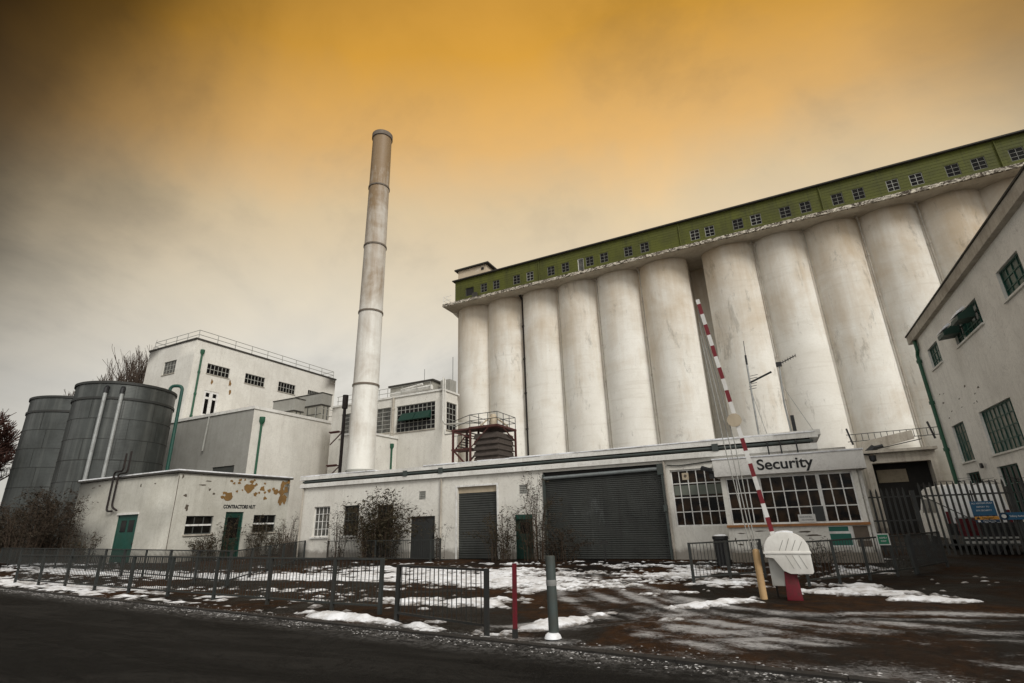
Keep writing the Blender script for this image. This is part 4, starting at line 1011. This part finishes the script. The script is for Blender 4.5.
for x in (4.42, 7.2, 9.85):
    m = MB(); m.bar((x, 24.56, 0), (x, 24.56, 2.3), .14); m.build('post', PALISADE, pf2)
m = MB(); rnd = random.Random(9)
for k in range(34):
    x = 4.6+rnd.random()*5.2; z = 2.45+rnd.random()*.12; q = [(x+rnd.uniform(-.4,.4), 24.5+rnd.uniform(-.1,.1), z+rnd.uniform(-.1,.12)) for _ in range(3)]; m.tube(q, .006, 4)
m.build('razor_wire', RAIL_D, pf2)
fs = thing('blue_site_sign', (6.3, 24.42, 1.5), 'blue and orange safety sign fixed to the palisade fence', 'sign')
T = Tfront(24.40)
m = MB(); m.box(5.98, 6.64, 0, .02, 1.36, 1.83, T); b_ = m.build('blue_panel', SIGN_B, fs)
m = MB(); m.box(5.98, 6.64, 0.001, .021, 1.325, 1.359, T); m.build('navy_strip', SIGN_N, fs)
for tx, z, s in (('ALL VISITORS MUST', 1.735, .072), ('REPORT TO', 1.615, .072), ('SITE SECURITY', 1.495, .072)): text(tx, s, LETTER_W, b_, T, 6.31, z, -.005, align='CENTER', sx=.92)
m = MB(); m.box(6.0, 6.66, 0, .02, 1.215, 1.32, T); o_ = m.build('orange_panel', SIGN_O, fs); text('Danger!', .10, LETTER, o_, T, 6.2, 1.235, -.005); m = MB(); m.prism([(6.03, 1.235), (6.15, 1.235), (6.09, 1.31)], -.008, -.002, T); m.build('warning_triangle', LETTER, o_)
m = MB(); m.box(6.0, 6.66, 0, .02, 1.12, 1.212, T); n_ = m.build('navy_panel', SIGN_N, fs); text('Hard hat area', .062, LETTER_W, n_, T, 6.2, 1.145, -.005); m = MB(); m.tube([(6.09, 24.39, 1.166), (6.09, 24.396, 1.166)], .038, 12); m.build('round_symbol', LETTER_W, n_)
f2 = thing('blue_strip_sign', (7.05, 24.42, 1.3), 'narrow blue strip sign with a round white symbol at the right edge', 'sign')
m = MB(); m.box(6.88, 7.75, 0, .02, 1.19, 1.43, T); b_ = m.build('strip_panel', SIGN_B, f2); text('Safety helmets', .085, LETTER_W, b_, T, 6.95, 1.28, -.005)
m = MB(); m.tube([(6.80, 24.40, 1.31), (6.80, 24.42, 1.31)], .125, 20); d_ = m.build('round_symbol', SIGN_N, f2); m = MB(); m.tube([(6.80, 24.385, 1.31), (6.80, 24.398, 1.31)], .065, 16); m.build('symbol_mark', LETTER_W, d_)

# van, trailer and drums behind the fence
vn = thing('parked_van', (7.0, 30, 0), 'white high roofed van parked behind the palisade fence', 'van')
def vanbody(m):
    P = [(28.0,.45), (28.0,1.3), (28.06,2.25), (28.2,2.46), (28.5,2.52), (31.2,2.5), (31.7,2.4), (32.3,1.6), (33.1,1.35), (33.3,1.1), (33.3,.45)]
    x0, x1 = 5.95, 8.05
    n = len(P); vs = []
    for x, q in ((x0, 0), (x0+.12, .06), (x1-.12, .06), (x1, 0)):
        for y, z in P: vs.append((x + (0 if z < 1.3 else (.12 if x < 7 else -.12)*(z-1.3)/1.2), y, z + (q if z > 2 else 0)))
    fs_ = [tuple(range(n)), tuple(range(4*n-1, 3*n-1, -1))]
    for k in range(3): fs_ += [(k*n+i, k*n+(i+1)%n, (k+1)*n+(i+1)%n, (k+1)*n+i) for i in range(n)]
    m.add(vs, fs_)
m = MB(); vanbody(m); m.build('body', VAN_W, vn)
m = MB(); m.add([(6.0, 29.3, 1.45), (6.0, 30.1, 1.45), (6.045, 30.1, 2.0), (6.045, 29.3, 2.0)], [(0,1,2,3)]); m.add([(6.0, 30.5, 1.45), (6.0, 31.9, 1.45), (6.045, 31.5, 2.05), (6.045, 30.5, 2.05)], [(0,1,2,3)])
for v in range(len(m.v)): m.v[v] = (m.v[v][0]-.05, m.v[v][1], m.v[v][2])
m.build('side_window', GLASS, vn)
m = MB(); m.box(5.9, 8.1, 27.85, 28.02, .42, .68); m.build('bumper', VAN_D, vn)
for x in (6.05, 7.95):
    m = MB(); m.box(x-.07, x+.07, 27.94, 28.02, .95, 1.5); m.build('tail_lamp', RED, vn)
m = MB(); m.box(6.98, 7.02, 27.985, 28.03, .7, 2.3); m.box(6.6, 7.4, 27.97, 28.03, .78, .92); m.build('rear_trim', VAN_D, vn)
for x in (6.15, 7.85):
    for y in (28.9, 32.4):
        m = MB(); m.tube([(x-.1, y, .34), (x+.1, y, .34)], .34, 18); w_ = m.build('wheel', BLACK, vn); m = MB(); m.tube([(x-.108, y, .34), (x+.108, y, .34)], .19, 14); m.build('rim', GALV, w_)
tr = thing('flatbed_trailer', (7.2, 26.3, 0), 'low dark flatbed trailer with pale edge rails behind the palisade fence', 'trailer')
m = MB(); m.box(5.75, 9.3, 25.6, 27.2, .48, .62); m.build('bed', VAN_D, tr)
m = MB(); m.box(5.75, 9.3, 25.57, 25.6, .36, .46); m.box(5.75, 9.3, 25.57, 25.6, .54, .60); m.build('edge_rail', SIGN_W, tr)
m = MB(); m.box(5.75, 9.3, 27.15, 27.2, .62, 1.05); m.box(6.4, 9.3, 25.62, 25.66, .62, .95); m.build('side_board', VAN_D, tr)
for x in (6.6, 8.4):
    for y in (25.75, 27.05): m = MB(); m.tube([(x, y-.08, .24), (x, y+.08, .24)], .24, 16); m.build('wheel', BLACK, tr)
for k, (x, y) in enumerate(((5.98, 25.95), (6.42, 26.6))):
    d = thing('red_drum', (x, y, .62), ('taller looking red drum at the left end of the trailer behind the fence', 'second red drum set back on the trailer, below the blue sign')[k], 'drum', 'red drums on the trailer')
    m = MB(); m.lathe(x, y, [(0,.62), (.19,.62), (.19,.8), (.205,.82), (.19,.84), (.19,1.02), (.205,1.04), (.19,1.06), (.19,1.24), (.15,1.26), (0,1.26)], 18); m.build('drum_body', RED, d)
    m = MB(); m.lathe(x, y, [(.185,1.235), (.2,1.25), (.2,1.28), (.17,1.28)], 18); m.build('lid_rim', GALV, d)

# ------------------------------------------------------------------ pedestrian guard rails
def rail_run(label, pts, h, mat, panel=2.1, bars=.115, group='pedestrian guard rails', rod=.0062, post=.034, low=.14):
    x0, y0 = pts[0]
    t = thing('guard_rail', (x0, y0, 0), label, 'guard rail', group)
    bm_, rm = MB(), MB()
    posts = []
    for (ax, ay), (bx, by) in zip(pts, pts[1:]):
        D = math.hypot(bx-ax, by-ay); n = max(1, round(D/panel))
        for k in range(n+1):
            p = (ax+(bx-ax)*k/n, ay+(by-ay)*k/n)
            if not any(math.hypot(p[0]-q[0], p[1]-q[1]) < .05 for q in posts): posts.append(p)
        nb = round(D/bars)
        for k in range(1, nb):
            p = (ax+(bx-ax)*k/nb, ay+(by-ay)*k/nb); bm_.bar((p[0], p[1], low), (p[0], p[1], h-.02), rod*2)
        for z in (h, low): rm.bar((ax, ay, z), (bx, by, z), .045, .035)
    rnd = random.Random(len(posts)+int(h*100))
    for p in posts:
        m = MB(); m.bar((p[0], p[1], -.02), (p[0]+rnd.uniform(-.015, .015), p[1]+rnd.uniform(-.015, .015), h+.02), post*2); m.build('post', mat, t)
    rm.build('rail', mat, t, weld=False); bm_.build('infill_bars', mat, t, weld=False)
    return t
rail_run('short single panel of guard rail nearest the red post', [(-4.42, 7.80), (-6.65, 8.40)], .93, RAIL_D)
rail_run('long guard rail running along the road edge on the left', [(-7.55, 9.0), (-8.88, 9.05), (-26.5, 10.55)], 1.0, RAIL, 2.2)
rail_run('guard rail continuing into the far left distance, before the dark brambles', [(-16.2, 11.9), (-30, 14.5), (-46, 17.2)], 1.02, RAIL, 2.3)
rail_run('guard rail running back across the yard towards the low range windows', [(-16.35, 12.0), (-23.5, 21.6)], 1.0, RAIL, 2.3, .18, rod=.005)
rail_run('guard rail with bushes growing through it in front of the low range', [(-22.2, 22.0), (-14.95, 21.2), (-15.55, 22.85)], .95, RAIL, 3.5)
rail_run('guard rail left of the barrier in front of the litter bin', [(-2.38, 15.1), (-.75, 16.9)], .96, RAIL, 1.25)
rail_run('guard rail right of the barrier carrying the small green sign', [(.25, 15.0), (.93, 15.7), (2.4, 17.7), (2.9, 18.35)], .97, RAIL, 1.1)
rail_run('dark guard rail panel in front of the thick gate post', [(2.98, 18.5), (4.05, 20.45)], .97, RAIL_D, 2.3, .06)
gs = thing('green_sign', (2.2, 17.2, .9), 'small green sign with white border hung on the guard rail', 'sign')
a = math.atan2(2.0, 1.47); gx, gy = 2.08, 17.22
def TG(u, d, z): return (gx + u*.98, gy - .12 + u*.2 + d, z)
m = MB(); m.box(-.02, .27, 0, .015, .78, 1.06, TG); b_ = m.build('border', SIGN_W, gs); m = MB(); m.box(.005, .245, -.006, -.001, .805, 1.035, TG); p_ = m.build('panel', SIGN_G, b_)
text('ASSEMBLY', .052, LETTER_W, gs, TG, .125, .94, -.009, align='CENTER', sx=.78); text('POINT', .052, LETTER_W, gs, TG, .125, .86, -.009, align='CENTER', sx=.85)

# ------------------------------------------------------------------ barrier
br = thing('vehicle_barrier', (0, 12.85, 0), 'raised red and white vehicle barrier with white hooded motor unit on a red pedestal', 'vehicle barrier')
def TB(u, d, z): return (u - .10, 12.62 + d, z - .02)
hood = [(.02,.50), (-.10,.56), (-.25,.79), (-.40,.81)] + [(.02+.42*math.cos(math.pi-math.pi*k/22), .90+.395*math.sin(math.pi*k/22)**.8) for k in range(23)] + [(.44,.54), (.41,.50)]
m = MB(); m.prism(hood, 0, .46, TB); hd = m.build('hood', HOOD, br, .014)
m = MB(); m.box(-.42, .455, -.018, .478, .875, .915, TB); m.build('band', HOOD, hd, .008)
m = MB()
def groove(a, b, w=.012):
    (u0_, z0_), (u1_, z1_) = a, b
    m.add([TB(u0_, -.004, z0_), TB(u0_+w, -.004, z0_), TB(u1_+w, -.004, z1_), TB(u1_, -.004, z1_), TB(u0_, .01, z0_), TB(u0_+w, .01, z0_), TB(u1_+w, .01, z1_), TB(u1_, .01, z1_)], [(0,1,2,3),(4,5,6,7),(0,1,5,4),(1,2,6,5),(2,3,7,6),(3,0,4,7)])
for k in range(4): groove((-.12+.115*k, .94), (-.02+.115*k, 1.17-.03*abs(k-1)))
for k in range(3): groove((-.02+.12*k, .85), (.09+.12*k, .60))
m.build('moulded_groove', HOUSE, hd, weld=False)
m = MB(); m.prism([(-.18,1.235), (-.08,1.275), (.04,1.292), (.14,1.285), (.2,1.267), (.2,1.29), (.12,1.312), (.02,1.318), (-.1,1.30), (-.18,1.258)], .03, .43, TB); m.build('snow_cap', SNOW, hd)
m = MB(); m.box(-.36, -.05, .12, .44, .26, .83, TB); m.build('housing', HOUSE, br, .015)
m = MB()
for k in (-.40, -.22): m.tube([(k, 13.0, 0), (k, 13.0, .3)], .02, 6)
m.build('housing_leg', RAIL_D, br)
pdm = MB(); vs = []
for z, w in ((-.02, .145), (.10, .14), (.52, .115)): vs += [(-.09+sx*w, 12.85+sy*w, z) for sx, sy in ((-1,-1),(1,-1),(1,1),(-1,1))]
pdm.add(vs, [(3,2,1,0)] + [(4*k+i, 4*k+(i+1)%4, 4*k+4+(i+1)%4, 4*k+4+i) for k in (0,1) for i in range(4)] + [(8,9,10,11)]); pdm.build('pedestal', RED, br, .015)
A0, A1 = Vector((-.275, 12.86, 1.16)), Vector((-1.01, 12.86, 6.83))
m = MB(); dirA = (A1-A0); n = 21; tl = (A1.z-A0.z)
segs = [(0, .03, 1)]; 
z = A0.z; red = [(6.70-.57*k-.285, 6.70-.57*k) for k in range(10)]
cuts = sorted({A0.z, A1.z, *[a for r_ in red for a in r_ if A0.z < a < A1.z]})
for a, b in zip(cuts, cuts[1:]):
    mid = (a+b)/2; m.cur = 0 if any(r_[0] < mid < r_[1] for r_ in red) else 1
    p, q = A0 + dirA*((a-A0.z)/tl), A0 + dirA*((b-A0.z)/tl)
    m.bar(p, q, .088, .07)
m.build('arm', [BAR_RED, BAR_WHITE], br, weld=False)
m = MB(); m.tube([(-.64, 12.80, 3.70), (-.64, 12.815, 3.70)], .155, 24); m.build('round_sign_back', BEIGE, br)
for k, (dx, mt) in enumerate(((-.06, FRAME_G), (-.11, HOUSE), (-.17, FRAME_G))):
    m = MB(); m.tube([A1 + Vector((-.03-.02*k, .02, -.25-.35*k)), Vector((-.66+dx-.06*k, 12.89, 3.2)), Vector((-.60+dx*1.0, 12.9, 1.0))], .011, 5); m.build('skirt_rod', mt, br)
m = MB(); m.bar(A0 + Vector((.01,0,-.25)), A0 + Vector((0,0,.04)), .11, .1); m.build('arm_socket', RAIL_D, br)
yp = thing('yellow_post', (-.69, 12.85, 0), 'thick dull yellow post standing beside the barrier hood', 'post')
m = MB(); m.lathe(-.67, 12.82, [(.072,-.02), (.070,.85), (.062,.93), (0,.95)], 18); m.build('shaft', YELLOW, yp)
m = MB(); m.bar((-.73, 12.8, .93), (-.73, 12.8, 1.08), .025); m.bar((-.60, 12.8, .93), (-.60, 12.8, 1.08), .025); m.build('arm_rest', RAIL_D, yp)

bo = thing('steel_bollard', (-3.39, 8.02, 0), 'round grey steel bollard with a pale band beside the road', 'bollard')
m = MB(); m.lathe(-3.39, 8.02, [(.078,-.02), (.076,1.1), (.07,1.125), (0,1.13)], 20); m.build('shaft', BOLL, bo)
m = MB(); m.lathe(-3.39, 8.02, [(.0785,.70), (.081,.71), (.081,.775), (.0785,.785)], 20); m.build('band', BOLL_W, bo)
m = MB(); m.lathe(-3.39, 7.98, [(.13,-.005), (.11,.04), (.08,.065), (0,.07)], 16); m.build('snow_heap', SNOW, bo)
rp = thing('red_post', (-3.93, 7.8, 0), 'slim red square post between guard rail and steel bollard', 'post')
m = MB(); m.bar((-3.93, 7.8, -.02), (-3.91, 7.8, 1.03), .055); m.build('shaft', RED, rp); m = MB(); m.bar((-3.93, 7.8, -.03), (-3.93, 7.8, .12), .065); m.build('base_sleeve', RAIL_D, rp)
mp = thing('marker_post', (-7.0, 22.2, 0), 'short dark marker stake in front of the big roller shutter', 'post')
m = MB(); m.bar((-6.9, 22.2, 0), (-6.9, 22.2, .65), .05); m.build('stake', RAIL_D, mp); m = MB(); m.prism([(-7.05,.62), (-6.75,.62), (-6.72,.76), (-6.9,.82), (-7.08,.76)], 22.17, 22.2, lambda u, d, z: (u, d, z)); m.build('plate', RAIL_D, mp)
bn = thing('litter_bin', (-2.12, 20.3, 0), 'black fluted litter bin with snow on its lid under the security window', 'litter bin')
m = MB(); vs = []; nn = 36
for z, s_ in ((0, .92), (.86, 1.0)):
    for k in range(nn):
        a = 2*math.pi*k/nn; r_ = (.225 if k % 2 else .245)*s_; vs.append((-2.12 + r_*math.cos(a), 20.3 + r_*math.sin(a), z))
m.add(vs, [tuple(range(nn-1, -1, -1))] + [(k, (k+1) % nn, nn+(k+1) % nn, nn+k) for k in range(nn)]); m.build('body', BLACK, bn, weld=False)
m = MB(); m.lathe(-2.12, 20.3, [(.24,.85), (.27,.86), (.27,.94), (.18,.98), (0,.98)], 24); m.build('lid', BLACK, bn)
m = MB(); m.lathe(-2.12, 20.3, [(.22,.965), (.17,1.0), (0,1.015)], 18); m.build('snow_cap', SNOW, bn)

# ------------------------------------------------------------------ vegetation
def leaf(m, p, s, rnd):
    a = Vector((rnd.gauss(0,1), rnd.gauss(0,1), rnd.gauss(0,.7))).normalized(); b = a.orthogonal().normalized()
    b = (Matrix.Rotation(rnd.random()*6.28, 3, a) @ b)*.27
    m.add([p - a*s*.5, p + b*s*.5, p + a*s*.5, p - b*s*.5], [(0,1,2,3)])
def shrub(name, label, cat, cx, cy, w, d, h, stems, leaves, ls, seed, lm=LEAF, sm=STEM, arch=.5, r=.014, group=None, ymax=None):
    t = thing(name, (cx, cy, 0), label, cat, group); rnd = random.Random(seed)
    sm_, lm_ = MB(), MB(); per = max(1, leaves//stems)
    for i in range(stems):
        bx, by = cx + rnd.uniform(-.5, .5)*w*.42, cy + rnd.uniform(-.5, .5)*d*.6
        hh = h*rnd.uniform(.4, 1.0)*(1 - .6*abs(bx-cx)/(w*.5+.01)); a = rnd.random()*6.28
        tx, ty = bx + (bx-cx)*1.5 + math.cos(a)*w*.3*rnd.random()*arch*2, by + math.sin(a)*d*.35*rnd.random()*arch*2
        if ymax is not None: ty = min(ty, ymax-.05); by = min(by, ymax-.05)
        n = 6; pts = []
        for k in range(n+1):
            s = k/n; e = s**1.8
            p = Vector((bx+(tx-bx)*e, by+(ty-by)*e, hh*math.sin(s*math.pi*.5*(1+.25*arch))))
            p += Vector((rnd.gauss(0,.03), rnd.gauss(0,.03), 0))*h*.4*s
            if ymax is not None: p.y = min(p.y, ymax-.03)
            pts.append(p)
        sm_.tube(pts, [r*(1-.75*k/n) for k in range(n+1)], 5, False)
        tw = []
        for k in range(7):
            j = rnd.randint(1, n); q = pts[j]; e = q + Vector((rnd.gauss(0,.16), rnd.gauss(0,.12), rnd.uniform(.0,.25)))*h*.28
            if ymax is not None: e.y = min(e.y, ymax-.02)
            sm_.tube([q, (q+e)/2+Vector((0,0,.03)), e], [r*.5, r*.4, r*.2], 4, False); tw.append((q, e))
        for k in range(per):
            if rnd.random() < .5: q, e = rnd.choice(tw); p = q.lerp(e, rnd.random())
            else: j = rnd.randint(0, n-1); p = pts[j].lerp(pts[j+1], rnd.random())
            p = p + Vector((rnd.gauss(0,1), rnd.gauss(0,1), rnd.gauss(0,1)))*ls*.7
            if ymax is not None: p.y = min(p.y, ymax-.02)
            if p.z < .02: p.z = .02 + rnd.random()*.1
            leaf(lm_, p, ls*(.35 + 1.1*rnd.random()**1.6), rnd)
    sm_.build('stems', sm, t, weld=False); lm_.build('leaves', lm, t, weld=False)
    return t
shrub('bramble_thicket', 'big dark bramble thicket between the steel tanks and the hut', 'bramble', -45.6, 18.9, 8.8, 4.0, 4.9, 170, 13000, .20, 1, LEAF2, STEM, .6, .02)
shrub('bramble_thicket', 'dark bramble thicket at the far left edge below the farther tank', 'bramble', -53.5, 19.5, 8.0, 4.0, 4.2, 90, 10000, .22, 2, LEAF2, STEM, .6, .02)
shrub('climbing_bramble', 'sparse bramble straggling over the left end of the hut wall', 'bramble', -42.1, 19.0, 2.6, .8, 4.6, 26, 1000, .17, 3, LEAF2, STEM, .7, .012, ymax=19.45)
shrub('leafy_shrub', 'small dry shrub left of the teal hut door', 'shrub', -38.9, 18.6, 2.6, 1.2, 2.0, 26, 900, .14, 4, LEAF, STEM, .7, .012, ymax=19.4)
def eshrub(label, cy, w, h, stems, leaves, seed, ls=.15):   # against the hut's east wall
    return shrub('leafy_shrub', label, 'shrub', HX+.95, cy, 1.5, w, h, stems, leaves, ls, seed, LEAF, STEM, .6, .012)
eshrub('dark shrub growing below the first hut window', 21.2, 2.6, 1.55, 44, 1900, 5); eshrub('straggly shrub climbing between hut window and hut door', 22.75, .9, 2.9, 16, 700, 6)
eshrub('tangled shrub growing right of the hut door', 24.7, 1.5, 2.7, 30, 1300, 7); eshrub('loose shrub growing under the second hut window', 26.3, 2.4, 2.1, 36, 1500, 8)
shrub('bare_shrub', 'thin bare bush in the gap between hut and low range', 'shrub', -26.6, 23.2, 2.4, 1.4, 2.6, 46, 500, .09, 9, LEAF, STEM, .6, .011)
shrub('leafy_shrub', 'large dense evergreen shrub covering the low range windows', 'shrub', -18.7, 22.0, 4.6, 1.5, 3.5, 120, 7000, .19, 10, LEAF, STEM, .55, .014, ymax=22.85)
shrub('leafy_shrub', 'loose arching shrub left of the large dense evergreen', 'shrub', -21.6, 22.1, 2.4, 1.1, 3.1, 22, 900, .12, 12, LEAF, STEM, .8, .010, ymax=22.85)
shrub('leafy_shrub', 'thin weedy shrub between grey door and small shutter', 'shrub', -15.3, 22.3, 1.6, .8, 2.1, 10, 260, .13, 13, LEAF, STEM, .8, .010, ymax=22.85)
shrub('buddleia_bush', 'tall spindly bush between small shutter and green side door', 'shrub', -11.8, 22.2, 2.4, 1.1, 2.3, 44, 2000, .13, 14, LEAF, STEM, .8, .010, ymax=22.85)
shrub('buddleia_bush', 'tallest spindly bush beside the big roller shutter', 'shrub', -10.0, 22.1, 2.2, 1.2, 3.9, 46, 1700, .12, 15, LEAF, STEM, .55, .012, ymax=22.85)
shrub('buddleia_bush', 'low dark bush at the foot of the big roller shutter', 'shrub', -8.8, 22.2, 2.6, .9, 1.5, 40, 1900, .12, 16, LEAF2, STEM, .8, .010, ymax=22.85)
shrub('weed_clump', 'dead brown weeds behind the guard rail below the security office', 'weeds', .75, 20.6, 2.0, .9, .85, 26, 260, .09, 17, LEAF3, STEM, .8, .009, ymax=21.6)
shrub('weed_clump', 'small dead weed left of the barrier below the security office', 'weeds', -1.0, 21.0, .7, .6, .85, 12, 160, .08, 18, LEAF3, STEM, .8, .009, ymax=21.6)

def tree(name, label, cx, cy, h, seed, spread, upright, bark, r0=.28, depth=5, nb=3, tmin=.028):
    t = thing(name, (cx, cy, 0), label, 'tree'); rnd = random.Random(seed)
    tk, cw = MB(), MB()
    def grow(p, d, ln, r, lv, m):
        pts = [p]; rs = [r]; q = p.copy(); dd = d.copy(); n = 4
        for k in range(n):
            dd = (dd + Vector((rnd.gauss(0,.09), rnd.gauss(0,.09), upright*.09))).normalized(); q = q + dd*ln/n; pts.append(q.copy()); rs.append(max(r*(1-.42*(k+1)/n), tmin))
        m.tube(pts, rs, 7 if lv < 2 else 4, False)
        if lv >= depth: return
        for k in range(nb + (1 if lv > 1 else 0)):
            i = rnd.randint(2, n); nd = (dd + Vector((rnd.gauss(0,1), rnd.gauss(0,1), rnd.gauss(.1,.5)))*spread).normalized()
            grow(pts[i], nd, ln*rnd.uniform(.58, .78), rs[i]*.62, lv+1, cw)
    grow(Vector((cx, cy, 0)), Vector((0,0,1)), h*.40, r0, 0, tk)
    tk.build('trunk', bark, t, weld=False); cw.build('crown', bark, t, weld=False)
tree('bare_tree', 'bare winter tree with upright twigs rising behind the nearer steel tank', -88, 42.0, 29.5, 3, .32, 1.5, BARK, .30, 5, 4, .022)
tree('bare_tree', 'smaller bare winter tree left of the upright one behind the tank', -93, 41.0, 25, 8, .32, 1.4, BARK, .26, 5, 4, .022)
tree('red_twigged_tree', 'reddish bare tree cut off by the far left edge', -77.2, 26.2, 15.5, 5, .55, .5, BARK2, .22, 5, 5, .03)
shrub('distant_hedge', 'dark hedge line at the far left behind the tanks', 'hedge', -90, 24, 22, 6, 6.0, 120, 9000, .4, 21, LEAF2, BARK2, .5, .03)

# ------------------------------------------------------------------ world and light
w = bpy.data.worlds.new('World'); scene.world = w; w.use_nodes = True
nt = w.node_tree; nt.nodes.clear()
out = N(nt, 'ShaderNodeOutputWorld'); bg = N(nt, 'ShaderNodeBackground'); L(nt, bg.outputs[0], out.inputs[0])
SUN_EL, SUN_AZ = R(36), R(122)        # azimuth clockwise from +Y
sky = N(nt, 'ShaderNodeTexSky', sky_type='NISHITA'); sky.sun_disc = False
sky.sun_elevation = SUN_EL; sky.sun_rotation = SUN_AZ
tc = N(nt, 'ShaderNodeTexCoord'); sep = N(nt, 'ShaderNodeSeparateXYZ'); L(nt, tc.outputs['Generated'], sep.inputs[0])
def wmap(sc):
    mp = N(nt, 'ShaderNodeMapping'); mp.inputs['Scale'].default_value = sc; L(nt, tc.outputs['Generated'], mp.inputs[0]); return mp.outputs[0]
cl1 = nz(nt, wmap((1.6, 1.6, 2.6)), 1.0, 7, .58, .6); cl2 = nz(nt, wmap((4.0, 4.0, 6)), 1.0, 8, .60, .6)
cloud = math_(nt, 'ADD', math_(nt, 'MULTIPLY', math_(nt, 'SUBTRACT', cl1, .5), .75), math_(nt, 'MULTIPLY', math_(nt, 'SUBTRACT', cl2, .5), .26))
el = math_(nt, 'ADD', sep.outputs[2], math_(nt, 'MULTIPLY', cloud, .22))
dirn0 = N(nt, 'ShaderNodeVectorMath', operation='DOT_PRODUCT'); L(nt, tc.outputs['Generated'], dirn0.inputs[0]); dirn0.inputs[1].default_value = (math.sin(R(-20))*math.cos(R(8)), math.cos(R(-20))*math.cos(R(8)), math.sin(R(8)))
shift = math_(nt, 'MULTIPLY', math_(nt, 'MAXIMUM', math_(nt, 'SUBTRACT', .86, dirn0.outputs['Value']), 0.0), .32)
el = math_(nt, 'ADD', el, shift)
grad = ramp(nt, el, [(0.0, (.74,.72,.67)), (.28, (.76,.73,.66)), (.42, (.77,.68,.525)), (.55, (.75,.59,.37)), (.66, (.79,.475,.175)), (.80, (.74,.375,.055)), (.94, (.62,.31,.05)), (1.0, (.9,.84,.75))])  # last stop pales the unseen zenith as added neutral fill
# lens-style edge darkening put into the sky, plus added bright fill behind camera
dirn = N(nt, 'ShaderNodeVectorMath', operation='DOT_PRODUCT'); L(nt, tc.outputs['Generated'], dirn.inputs[0]); dirn.inputs[1].default_value = (math.sin(R(-20))*math.cos(R(8)), math.cos(R(-20))*math.cos(R(8)), math.sin(R(8)))
dsum = math_(nt, 'ADD', dirn.outputs['Value'], math_(nt, 'MULTIPLY', cloud, .10))
br_ = ramp(nt, dsum, [(.45, .045), (.54, .26), (.60, .62), (.71, .86), (.81, .97), (.92, 1.0)])
hd_ = N(nt, 'ShaderNodeVectorMath', operation='DOT_PRODUCT'); L(nt, tc.outputs['Generated'], hd_.inputs[0]); hd_.inputs[1].default_value = (math.sin(R(-26)), math.cos(R(-26)), 0)
backlift = ramp(nt, math_(nt, 'ADD', math_(nt, 'MULTIPLY', hd_.outputs['Value'], .5), .5), [(.42, 1.0), (.60, 0.0)])  # added neutral brightening of the unseen sky behind the camera
dark = ramp(nt, math_(nt, 'ADD', cloud, .5), [(.34, .70), (.50, .96), (.68, 1.10)])
ch_ = N(nt, 'ShaderNodeVectorMath', operation='DOT_PRODUCT'); L(nt, tc.outputs['Generated'], ch_.inputs[0]); ch_.inputs[1].default_value = (math.sin(R(-20)), math.cos(R(-20)), 0)
ce = math_(nt, 'SQRT', math_(nt, 'SUBTRACT', 1.0, math_(nt, 'MULTIPLY', sep.outputs[2], sep.outputs[2])))
tt = math_(nt, 'MULTIPLY', math_(nt, 'SUBTRACT', ce, ch_.outputs['Value']), sep.outputs[2])
thick = ramp(nt, math_(nt, 'ADD', tt, math_(nt, 'MULTIPLY', cloud, -.05)), [(.095, 1.0), (.17, .62), (.27, .32)])  # dims the upper side sky like a lens vignette
col = mix(nt, 1.0, grad, br_, 'MULTIPLY'); col = mix(nt, 1.0, col, thick, 'MULTIPLY'); col = mix(nt, 1.0, col, dark, 'MULTIPLY'); col = mix(nt, backlift, col, (.90,.885,.85))  # thick is the lens-vignette dimming, backlift the added fill
SC = N(nt, 'ShaderNodeVectorMath', operation='SCALE'); L(nt, col, SC.inputs[0]); SC.inputs['Scale'].default_value = 10.0
fin = mix(nt, .985, sky.outputs[0], SC.outputs[0])
L(nt, fin, bg.inputs[0]); bg.inputs[1].default_value = .1
sd_ = bpy.data.lights.new('sun', 'SUN'); sd_.energy = 2.35; sd_.angle = R(20); sd_.color = (1.0, .97, .92)
so_ = bpy.data.objects.new('sun', sd_); COL.objects.link(so_)
sv = Vector((math.sin(SUN_AZ)*math.cos(SUN_EL), math.cos(SUN_AZ)*math.cos(SUN_EL), math.sin(SUN_EL)))
so_.rotation_euler = sv.to_track_quat('Z', 'Y').to_euler(); so_.location = (20, -20, 40)

scene.render.engine = 'CYCLES'
scene.view_settings.view_transform = 'Standard'; scene.view_settings.look = 'None'
scene.view_settings.exposure = 0; scene.view_settings.gamma = 1; scene.view_settings.use_curve_mapping = False
scene.render.resolution_x = 1024; scene.render.resolution_y = 683
